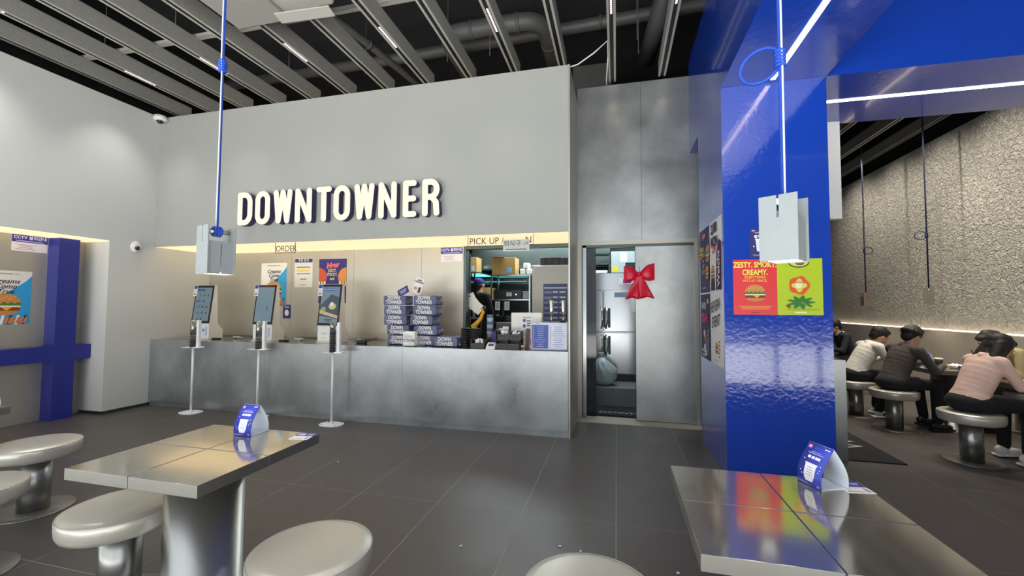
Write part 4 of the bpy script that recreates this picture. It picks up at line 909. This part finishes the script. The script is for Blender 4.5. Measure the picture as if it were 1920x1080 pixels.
obj('door_label', B().box(-.03, .20, -.0225, -.0205, 1.38, 1.46), P('6f8298'), t); obj('spec_sheet', B().box(.22, .35, -.0225, -.0205, 1.14, 1.42), P('c9cdd0'), t)
obj('plinth', B().box(-.38, .34, .06, .7, 0, .12), M_BLACKPL, t)
t = thing('appliance_box', 'white appliance with yellow tag on top of the fridge', 'appliance', (.12, 7.35, KF+1.79)); obj('casing', B().box(-.20, .22, -.1, .2, 0, .36, None, .01), P('a9b4b8', .4), t); obj('dark_window', B().box(.03, .20, -.103, -.1, .03, .17), M_BLACKPL, t); obj('yellow_tag', B().box(-.18, -.09, -.104, -.1, .02, .11), P('d8cc20'), t); obj('label_sheet', B().box(-.05, .06, -.103, -.1, .18, .34), P('d0d4d8'), t)
t = thing('open_rack', 'dark open rack beside the white appliance', 'rack', (-.24, 7.35, KF+1.79)); obj('rack_frame', B().box(-.14, -.12, -.1, .2, 0, .34).box(.12, .14, -.1, .2, 0, .34).box(-.14, .14, -.1, .2, .32, .34).box(-.14, .14, -.1, .2, .14, .155), M_DARKSTEEL, t); obj('folded_towel', B().box(-.11, .1, -.08, .1, .0, .05, None, .015), M_PAPER, t)
# garbage bag
t = thing('garbage_bag', 'translucent stuffed plastic bag on the kitchen step', 'bag', (-.19, 6.85, KF))
b = B(); b.ell((0, 0, .21), (.20, .17, .23), (0, 0, 0), None, 4)
for v in b.bm.verts:
    a = math.atan2(v.co.y, v.co.x); v.co += v.co.normalized()*.012*math.sin(9*a+v.co.z*22); v.co.z = max(.001, v.co.z)
    k = max(0, (v.co.z-.25)/.2); v.co.x *= 1-.55*min(1, k); v.co.x -= .05*k
obj('bag_skin', b, mat('frosted_bag', 'a9b5b8', .3, bump=.6, bscale=16, bdist=.03), t); obj('bag_knot', B().lathe([(.03, 0), (.02, .03), (.05, .08)], (-.05, 0, .42), 12), mat('frosted_bag'), t)

# ------------------------------------------------------------------ DOOR
df = thing('door_1', 'x', 'door'); del df['label']; del df['category']; df['kind'] = 'structure'
obj('lintel', B().box(-.515, 1.035, YD-.02, YD+.12, 2.345, 2.40), M_STEELWALL, df)
obj('jamb', B().box(-.515, -.46, YD-.02, YD+.12, 0, 2.345), M_STEELWALL, df); obj('jamb', B().box(-.445, -.40, YD+.0, YD+.12, 0, 2.345), M_STEEL, df)
obj('inner_jamb', B().box(-.46, -.445, YD+.02, YD+.12, 0, 2.345), M_DARKSTEEL, df)
obj('jamb', B().box(.985, 1.035, YD-.02, YD+.12, 0, 2.345), M_STEELWALL, df)
obj('track', B().box(-.445, .985, YD+.0, YD+.12, 2.315, 2.345), M_DARKSTEEL, df)
obj('glass_leaf', B().box(-.398, -.27, YD+.055, YD+.065, .01, 2.31), mat('dark_door_glass', '1a2226', .05, alpha=.75), df)
t = thing('sliding_door', 'mottled steel sliding door standing half open, bow hung on it', 'door', (0, 0, 0))
obj('door_leaf', B().box(.252, .983, YD+.012, YD+.05, .012, 2.312), M_DOORSTEEL, t); obj('edge_strip', B().box(.247, .2518, YD+.010, YD+.052, .012, 2.312), M_RUBBER, t)
# bow
t = thing('red_bow', 'large red satin ribbon bow hanging on the sliding door edge', 'bow', (.295, YD-.02, 1.935))
for sx_ in (-1, 1):
    def f(u, v, s_=sx_):
        a = 2*PI*v; w = .055+.065*u; return (s_*(.01+.185*u), -.03-.035*math.sin(PI*u)*math.cos(a)-.012*u, (.03 if s_ > 0 else .0)*u+(.018+.085*math.sin(min(PI/2, 2.4*u)))*math.sin(a)+.012*math.cos(5*a)*u)
    obj('loop', B().grid(f, 10, 24), M_RED, t)
for (dx, zx) in ((-.09, -.335), (.085, -.325)):
    def f(u, v, dx=dx, zx=zx):
        w = .03+.062*u; n_ = (.035*(1-abs(2*v-1)) if u > .99 else 0)
        return (dx*u+(v-.5)*2*w+(.02*u if dx > 0 else 0), -.03-.02*math.sin(3*u+2*v), zx*u*(1)+(-.03*(1-abs(2*v-1)))*u*-.8+n_*0)
    o = obj('tail', B().grid(f, 10, 6), M_RED, t); so_ = o.modifiers.new('thick', 'SOLIDIFY'); so_.thickness = .003
obj('knot', B().ell((0, -.05, .0), (.035, .03, .03), (0, 0, 0), None, 3), M_RED, t); obj('hook', B().tube([(0, -.02, .03), (.01, -.01, .09), (.0, .01, .11)], .003, 6), M_CHROME, t)
# mats
t = thing('door_mat', 'black door mat with grey lettering inside the doorway', 'mat', (0, 6.25, .011)); obj('mat_pad', B().box(-.39, .98, -.25, .25, 0, .012, None, .003), M_BLACKMAT, t)
o = txt('DOWNTOWNER', .13, -.28, 0, P('8f8f92'), t, 0, 1.25, 'LEFT', bold=.002); o.location = (-.25, -.10, .0135); o.rotation_euler = (0, 0, 0)
t = thing('door_mat', 'black floor mat beside the blue column base', 'mat', (2.28, 5.43, .001)); obj('mat_pad', B().box(-.42, .42, -.53, .53, 0, .010, None, .003), M_BLACKMAT, t)
o = txt('W', .30, 0, 0, P('a8a8a8'), t, 0, 1.2, 'CENTER'); o.location = (.20, .05, .0112); o.rotation_euler = (0, 0, PI/2)
# ------------------------------------------------------------------ PEOPLE
def fused(name, prims, voxel, mats, parent, smooth=5, fac=.5):
    """one continuous skin round tapered limbs (a, b, ra, rb, zone) and ellipsoids (c, radii, rot, zone)"""
    b = B()
    for p in prims:
        if len(p) == 5:
            a, c, ra, rb, z = p; a = Vector(a); c = Vector(c)
            b.cyl(a, c, ra, rb, 14); b.ell(a, (ra,)*3); b.ell(c, (rb,)*3)
        else: b.ell(p[0], p[1], p[2], None, 3)
    me = bpy.data.meshes.new('tmp'); b.bm.to_mesh(me); b.bm.free(); o = link('tmp', me)
    md = o.modifiers.new('r', 'REMESH'); md.mode = 'VOXEL'; md.voxel_size = voxel
    sm = o.modifiers.new('s', 'SMOOTH'); sm.iterations = smooth; sm.factor = fac
    out = bpy.data.meshes.new_from_object(o.evaluated_get(bpy.context.evaluated_depsgraph_get())); bpy.data.objects.remove(o)
    n = len(out.polygons); C = np.empty(n*3); out.polygons.foreach_get('center', C); C = C.reshape(-1, 3)
    best = np.full(n, 9.); zi = np.zeros(n, dtype=np.int32); zones = list(mats)
    for p in prims:
        if len(p) == 5:
            a = np.array(p[0]); d = np.array(p[1])-a; l2 = (d*d).sum()+1e-9
            t_ = np.clip(((C-a)@d)/l2, 0, 1); D = np.linalg.norm(C-a-t_[:, None]*d, axis=1)-(p[2]+(p[3]-p[2])*t_)
        else:
            R3 = np.array(Euler(p[2]).to_matrix()); q = (C-np.array(p[0]))@R3; rr = np.array(p[1]); k = np.linalg.norm(q/rr, axis=1); D = (k-1)*rr.mean()
        up_ = D < best; best[up_] = D[up_]; zi[up_] = zones.index(p[-1])
    for z in zones: out.materials.append(mats[z])
    out.polygons.foreach_set('material_index', zi); out.polygons.foreach_set('use_smooth', np.ones(n, dtype=bool)); out.update()
    return link(name, out, parent)
def cloth(name, col, b_=.8):
    return mat('cloth_'+name, col, .85, bump=b_*.75, bscale=7, bdist=.035, stretch=(1, 1, .45), detail=2)
def hand(prims, wrist, tip_dir, side, up_=(0, 0, 1)):
    w = Vector(wrist); d = Vector(tip_dir).normalized(); s_ = Vector(side).normalized(); u = Vector(up_)
    palm = w+d*.045; prims.append((tuple(palm), (.046, .040, .017), (0, 0, math.atan2(d.y, d.x)), 'skin'))
    for k, L_ in zip((-1.5, -.5, .5, 1.5), (.056, .066, .070, .062)):
        a = w+d*.082+s_*.0185*k; m_ = a+d*L_*.55+u*.006; e = m_+d*L_*.45-u*.016
        prims.append((tuple(a), tuple(m_), .0085, .008, 'skin')); prims.append((tuple(m_), tuple(e), .008, .0065, 'skin'))
    a = w+d*.02+s_*.032; m_ = a+d*.035+s_*.022; e = m_+d*.03+s_*.004
    prims.append((tuple(a), tuple(m_), .011, .010, 'skin')); prims.append((tuple(m_), tuple(e), .010, .008, 'skin'))
def person(label, x, y, rz, shirt, lean=22, neck=18, hair='short', female=False, sleeve='long', hands=None, legs=None, shoes='sneaker', trousers='15151a', collar=None, seat=.49, scale=1., head_turn=0., tie=None, group=None):
    t = thing('person', label, 'person', (x, y, 0), rz, group)
    sc_ = .93 if female else 1.; sh = .165*sc_ if female else .195
    a = rad(lean); hz = seat+.095
    def sp(d, f=0): return Vector((-.02+d*math.sin(a)+f*math.cos(a), 0, hz+d*math.cos(a)-f*math.sin(a)))
    pr = []
    S = 'shirt'; T_ = 'trousers'
    # pelvis and trunk
    pr.append(((-.03, 0, hz-.005), (.15, .175 if female else .17, .105), (0, 0, 0), T_))
    for d_, wx, wy in ((.03, .130, .163), (.08, .128, .158), (.13, .125, .156), (.18, .122, .160), (.23, .121, .167), (.28, .119, .174), (.33, .115, .180), (.38, .106, .182), (.42, .090, .172)):
        pr.append((tuple(sp(d_)), (wx, wy*(sc_ if d_ > .05 else 1), .14 if d_ < .3 else .10), (0, a, 0), S))
    N0 = sp(.47); n_ang = rad(lean+neck); HD = N0+Vector((math.sin(n_ang), 0, math.cos(n_ang)))*.150
    pr.append((tuple(N0-Vector((0, 0, .02))), tuple(HD-Vector((0, 0, .03))), .056*sc_, .050*sc_, 'skin'))
    for s_ in (-1, 1): pr.append((tuple(sp(.455)), (sp(.435).x, s_*sh*.92, sp(.435).z), .062, .070*sc_, S))
    # head: forward along +x, chin dropped by the pitch
    hp = rad((lean+neck)*.75); q = Euler((0, hp, head_turn)).to_matrix()
    def hd(v): return tuple(HD+q@Vector(v))
    hr = (0, hp, head_turn)
    pr.append((hd((-.005, 0, .035)), (.098, .077, .098), hr, 'skin')); pr.append((hd((.028, 0, -.035)), (.066, .058, .072), hr, 'skin'))
    pr.append((hd((.062, 0, -.078)), (.024, .028, .022), hr, 'skin'))
    pr.append((hd((.088, 0, .022)), hd((.108, 0, -.016)), .009, .014, 'skin'))       # nose
    pr.append((hd((.082, 0, -.045)), (.014, .024, .009), hr, 'skin'))                # lips
    for s_ in (-1, 1):
        pr.append((hd((.0, s_*.079, .0)), (.018, .009, .031), hr, 'skin')); pr.append((hd((.083, s_*.03, .038)), (.014, .022, .008), hr, 'skin'))
    # arms
    hands = hands or [(.46, -.12, .80), (.46, .12, .80)]
    for s_, hpnt in zip((-1, 1), hands):
        shd = Vector((sp(.435).x, s_*sh, sp(.435).z)); W = Vector(hpnt)
        L1, L2 = .285*sc_, .255*sc_; dv = W-shd; dist = min(dv.length, L1+L2-.005); dn = dv.normalized()
        aa = (L1*L1-L2*L2+dist*dist)/(2*dist); hh = math.sqrt(max(0, L1*L1-aa*aa)); dr = Vector((-.25, s_*.55, -1)); dr = (dr-dn*dr.dot(dn)).normalized()
        E = shd+dn*aa+dr*hh; W = shd+dn*dist
        pr.append((tuple(shd), tuple(E), .056*sc_, .047*sc_, S))
        if sleeve == 'long': pr.append((tuple(E), tuple(W-(W-E)*.06), .047*sc_, .034, S)); pr.append((tuple(W-(W-E)*.10), tuple(W), .026, .025, 'skin'))
        elif sleeve == 'rolled': mid = E+(W-E)*.35; pr.append((tuple(E), tuple(mid), .050*sc_, .048, S)); pr.append((tuple(mid), tuple(W), .034, .024, 'skin'))
        else: pr.append((tuple(E), tuple(W), .036, .024, 'skin'))
        hand(pr, tuple(W), (1, -s_*.25, -.08), (-s_*.25, -s_*1, 0))
    # legs
    legs = legs or [((.40, -.12, hz-.02), (.36, -.13, .09)), ((.40, .12, hz-.02), (.40, .14, .09))]
    feet = []
    for s_, (K, A) in zip((-1, 1), legs):
        Hj = Vector((.0, s_*.095, hz-.01)); K = Vector(K); A = Vector(A)
        pr.append((tuple(Hj), tuple(K), .090, .062, T_)); pr.append((tuple(K), tuple(A+Vector((0, 0, .03))), .064, .050, T_)); pr.append((tuple(A+Vector((0, 0, .02))), tuple(A-Vector((0, 0, .02))), .034, .036, 'sock'))
        feet.append(A)
    M = {'skin': M_SKIN, 'shirt': shirt, 'trousers': cloth('trousers_'+trousers, trousers, .5), 'sock': P('d8d6d0', .8)}
    obj_ = fused('body', pr, .0075, M, t, 9); 
    # facial marks
    fb = B(); 
    for s_ in (-1, 1): fb.ell(hd((.088, s_*.030, .024)), (.008, .014, .006), hr, P('2a1a14', .3), 2); fb.ell(hd((.092, s_*.031, .046)), (.005, .018, .004), hr, M_HAIR, 2)
    o = obj('eyes', fb, None, t); o['kind'] = 'stuff'
    obj('lips', B().ell(hd((.092, 0, -.046)), (.006, .022, .006), hr, P('9a5a4c', .5), 2), None, t)
    # hair
    hpz = [(hd((-.022, 0, .056)), (.106, .094, .098), hr, 'h'), (hd((-.062, 0, .005)), (.055, .074, .085), hr, 'h'), (hd((.035, 0, .105)), (.065, .066, .034), hr, 'h')]
    rnd = random.Random(int(x*10)+int(y*10))
    for k in range(16):
        an = rnd.uniform(0, 2*PI); ph = rnd.uniform(.15, 1.1); v = (-.02+.085*math.cos(an)*math.sin(ph), .074*math.sin(an)*math.sin(ph), .06+.078*math.cos(ph)); hpz.append((hd(v), (.028, .026, .02), hr, 'h'))
    if hair == 'long':
        for s_ in (-1, 0, 1):
            p0 = Vector(hd((-.055, s_*.05, .02))); p1_ = Vector((HD.x-.13, s_*.075, HD.z-.10)); p2_ = Vector((HD.x-.24, s_*.085, HD.z-.30))
            hpz.append((tuple(p0), tuple(p1_), .055, .050, 'h')); hpz.append((tuple(p1_), tuple(p2_), .050, .028, 'h'))
        for s_ in (-1, 1): hpz.append((hd((.0, s_*.062, .04)), hd((-.01, s_*.072, -.10)), .036, .032, 'h'))
    elif hair == 'bushy':
        for k in range(14):
            an = 2*PI*k/14; hpz.append((hd((-.03+.085*math.cos(an), .080*math.sin(an), .055)), (.032, .028, .034), hr, 'h'))
        hpz = [h for h in hpz if True]
    obj_h = fused('hair', hpz, .008, {'h': M_HAIR}, t, 3)
    # collar
    cb = B(); cp = N0+Vector((.005, 0, .015)); R4 = Euler((0, a*.8, 0)).to_matrix()
    def cf(u, v):
        an = 2*PI*u; r_ = .066+.014*(1-v); w = R4@Vector((r_*math.cos(an)*1.05, r_*math.sin(an), -.02+.045*v)); return tuple(cp+w)
    cb.grid(cf, 24, 3); o = obj('collar', cb, collar or shirt, t); md = o.modifiers.new('t', 'SOLIDIFY'); md.thickness = .004
    if tie: obj('tie', B().obox(tuple(sp(.36, .125)), (.012, .05, .22), (0, a, 0), None, .005), tie, t)
    # shoes
    for k, A in enumerate(feet):
        b = B(); z0 = A.z-.088; cx = A.x+.045
        if shoes == 'sandal':
            b.box(cx-.13, cx+.13, A.y-.046, A.y+.046, z0+.001, z0+.028, M_WHITE, .012); b.box(cx-.02, cx+.07, A.y-.05, A.y+.05, z0+.035, z0+.075, M_BLACKPL, .012); b.ell((cx+.01, A.y, z0+.052), (.12, .040, .030), (0, 0, 0), P('d8d6d0', .8), 3)
        else:
            mm = P('e4e1da', .5) if shoes == 'sneaker' else P('16161a', .35)
            b.box(cx-.135, cx+.135, A.y-.046, A.y+.046, z0+.001, z0+.026, P('e8e6e0') if shoes == 'sneaker' else M_RUBBER, .012)
            b.ell((cx+.02, A.y, z0+.045), (.115, .043, .038), (0, 0, 0), mm, 3); b.ell((cx-.07, A.y, z0+.062), (.062, .042, .052), (0, 0, 0), mm, 3)
            b.ell((cx+.03, A.y, z0+.066), (.05, .022, .018), (0, rad(16), 0), P('c8c6c0'), 2)
        obj('shoe', b, None, t)
    return t
SHIRTW = cloth('white_shirt', 'dcd8cc', .7); SHIRTD = cloth('dark_shirt', '47413d', .9); SHIRTP = cloth('pink_blouse', 'e2bfae', .6); SHIRTK = cloth('khaki_shirt', 'a8996f', .9); SUIT = cloth('navy_suit', '1b202b', .5)
person('person in a white shirt and black trousers hunched over a table', 3.27, 7.0, rad(6), SHIRTW, 30, 14, 'short', legs=[((.38, -.12, .56), (.20, -.14, .095)), ((.38, .12, .56), (.34, .14, .095))], shoes='sandal', hands=[(.50, -.1, .80), (.48, .14, .80)])
person('person in a dark charcoal shirt seen from behind, leaning on elbows', 3.365, 6.33, rad(14), SHIRTD, 24, 10, 'bushy', sleeve='long', legs=[((.42, -.12, .56), (.42, -.12, .095)), ((.42, .13, .56), (.52, .16, .095))], hands=[(.52, -.12, .80), (.50, .15, .80)], shoes='dark')
person('person with long dark hair in a pale pink blouse', 3.393, 5.19, rad(12), SHIRTP, 26, 24, 'long', True, 'rolled', legs=[((.44, -.12, .56), (.40, -.13, .095)), ((.44, .12, .56), (.47, .15, .095))], hands=[(.50, -.04, .80), (.50, .16, .80)], collar=SHIRTP)
person('person in a khaki shirt bent forward over the table at the right edge', 4.88, 6.62, rad(184), SHIRTK, 30, 22, 'bushy', sleeve='rolled', shoes='dark', trousers='2a2824', hands=[(.42, -.12, .80), (.42, .12, .80)])
person('person in a dark suit with white collar sitting half behind the column', 4.10, 8.95, rad(184), SUIT, 20, 14, 'short', collar=P('e8e6e0'), shoes='dark', tie=P('20222a'), hands=[(.45, -.12, .80), (.45, .12, .80)])
# kitchen worker standing, seen from behind-left
t = thing('person', 'person in dark uniform and blue cap working behind the hatch', 'person', (-2.30, 6.95, KF), rad(65))
pr = [((0, 0, .95), (.13, .17, .13), (0, 0, 0), 'shirt'), ((0, 0, 1.15), (.12, .17, .2), (0, 0, 0), 'shirt'), ((.01, 0, 1.32), (.115, .19, .14), (0, 0, 0), 'shirt')]
for s_ in (-1, 1):
    pr += [((0, s_*.09, .92), (.01, s_*.10, .50), .092, .062, 'trousers'), ((.01, s_*.10, .50), (0, s_*.11, .09), .062, .045, 'trousers'), ((0, 0, 1.40), (0, s_*.18, 1.39), .06, .065, 'shirt'),
           ((0, s_*.19, 1.38), (.06, s_*.24, 1.12), .054, .045, 'shirt'), ((.06, s_*.24, 1.12), (.26, s_*.14, 1.06), .044, .028, 'shirt')]
    hand(pr, (.27, s_*.14, 1.06), (1, -s_*.2, 0), (-s_*.2, -s_, 0))
pr += [((0, 0, 1.42), (.02, 0, 1.52), .055, .052, 'skin'), ((.02, 0, 1.60), (.095, .076, .10), (0, .3, 0), 'skin'), ((.05, 0, 1.55), (.06, .055, .06), (0, .3, 0), 'skin'), ((.12, 0, 1.58), (.015, .012, .02), (0, 0, 0), 'skin')]
for s_ in (-1, 1): pr.append(((.01, s_*.078, 1.59), (.018, .009, .03), (0, 0, 0), 'skin'))
fused('body', pr, .0085, {'skin': M_SKIN, 'shirt': cloth('uniform', '14161f', .5), 'trousers': cloth('uniform', '14161f', .5)}, t)
b = B(); b.ell((.0, 0, 1.635), (.108, .088, .075), (0, .15, 0), None, 3); b.ell((.115, 0, 1.625), (.06, .062, .010), (0, .25, 0), None, 3); obj('blue_cap', b, P('2a2a78', .8), t)
fused('hair', [((-.03, 0, 1.58), (.075, .080, .06), (0, 0, 0), 'h'), ((-.05, 0, 1.54), (.05, .06, .05), (0, 0, 0), 'h')], .009, {'h': M_HAIR}, t, 2)
obj('apron_strap', B().obox((-.125, 0, 1.18), (.012, .05, .30), (0, 0, 0)).obox((-.13, 0, 1.02), (.012, .30, .03), (0, 0, 0)), P('c8c8cc'), t)
for s_ in (-1, 1): b = B(); b.ell((.04, s_*.11, .045), (.13, .045, .045), (0, 0, 0), None, 3); obj('shoe', b, M_RUBBER, t)
t = thing('hanging_papers', 'sheaf of white papers clipped to the steel post in the hatch', 'papers', (-2.16, 6.02, 1.56)); 
for k in range(3): obj('paper', B().obox((.06+.035*k, -.03-.004*k, .02-.04*k), (.16, .001, .22), (0, rad(-28-12*k), 0)), M_PAPER, t)
obj('clip', B().box(-.01, .04, -.035, -.02, .08, .10), M_BLACKPL, t)
# things on the dining tables
t = thing('paper_cup', 'dark paper cup with a lid on the dining table', 'cup', (4.02, 6.62, .7505)); obj('cup_wall', B().lathe([(.032, 0), (.042, .10)], n=20), P('1a1a22', .5), t); obj('cup_lid', B().lathe([(.045, .10), (.045, .108), (.038, .116)], n=20), P('e0dfda'), t)
t = thing('plastic_cup', 'clear iced drink cup with a black straw', 'cup', (4.27, 6.42, .7505)); obj('cup_wall', B().lathe([(.032, 0), (.045, .12)], n=20), mat('amber_drink', '9a6a4a', .1, alpha=.7), t); obj('straw', B().cyl((0, 0, .01), (-.05, -.02, .25), .004, n=8), M_BLACKPL, t)
t = thing('wrapper', 'crumpled white and navy food wrapper beside the cups', 'wrapper', (4.13, 6.52, .7505)); b = B(); b.ell((0, 0, .028), (.07, .05, .027), (0, 0, 0), None, 3)
for v in b.bm.verts: v.co.z = max(.001, v.co.z+.012*math.sin(v.co.x*130)*math.cos(v.co.y*150))
obj('crumpled_paper', b, M_PAPER, t); obj('navy_part', B().obox((.02, -.05, .02), (.05, .02, .03), (.3, .2, .4)), M_NAVY, t)
t = thing('food_tray', 'black tray with white paper in front of the pink blouse', 'tray', (4.10, 5.33, .7505)); obj('tray_rim', B().box(-.19, .19, -.14, .14, 0, .006).box(-.19, -.18, -.14, .14, .006, .022).box(.18, .19, -.14, .14, .006, .022).box(-.18, .18, -.14, -.13, .006, .022).box(-.18, .18, .13, .14, .006, .022), M_BLACKPL, t)
obj('tray_paper', B().box(-.17, .17, -.12, .12, .0065, .008), P('dfe4f2'), t)
t = thing('paper_pile', 'striped paper pile on the farthest dining table', 'paper', (3.22, 8.12, .7505)); obj('paper_stack', B().obox((0, 0, .02), (.2, .14, .03), (0, 0, .3)).obox((.02, .0, .07), (.16, .002, .12), (rad(60), 0, .4)), M_PAPER, t)

# ------------------------------------------------------------------ lettering: curves to plain meshes
dg = bpy.context.evaluated_depsgraph_get()
for o in [o for o in bpy.data.objects if o.type in ('FONT', 'CURVE')]:
    me = bpy.data.meshes.new_from_object(o.evaluated_get(dg)); n = link(o.name, me, o.parent)
    n.matrix_basis = o.matrix_basis.copy(); nm = o.name
    for ch in list(o.children): ch.parent = n
    bpy.data.objects.remove(o); n.name = nm
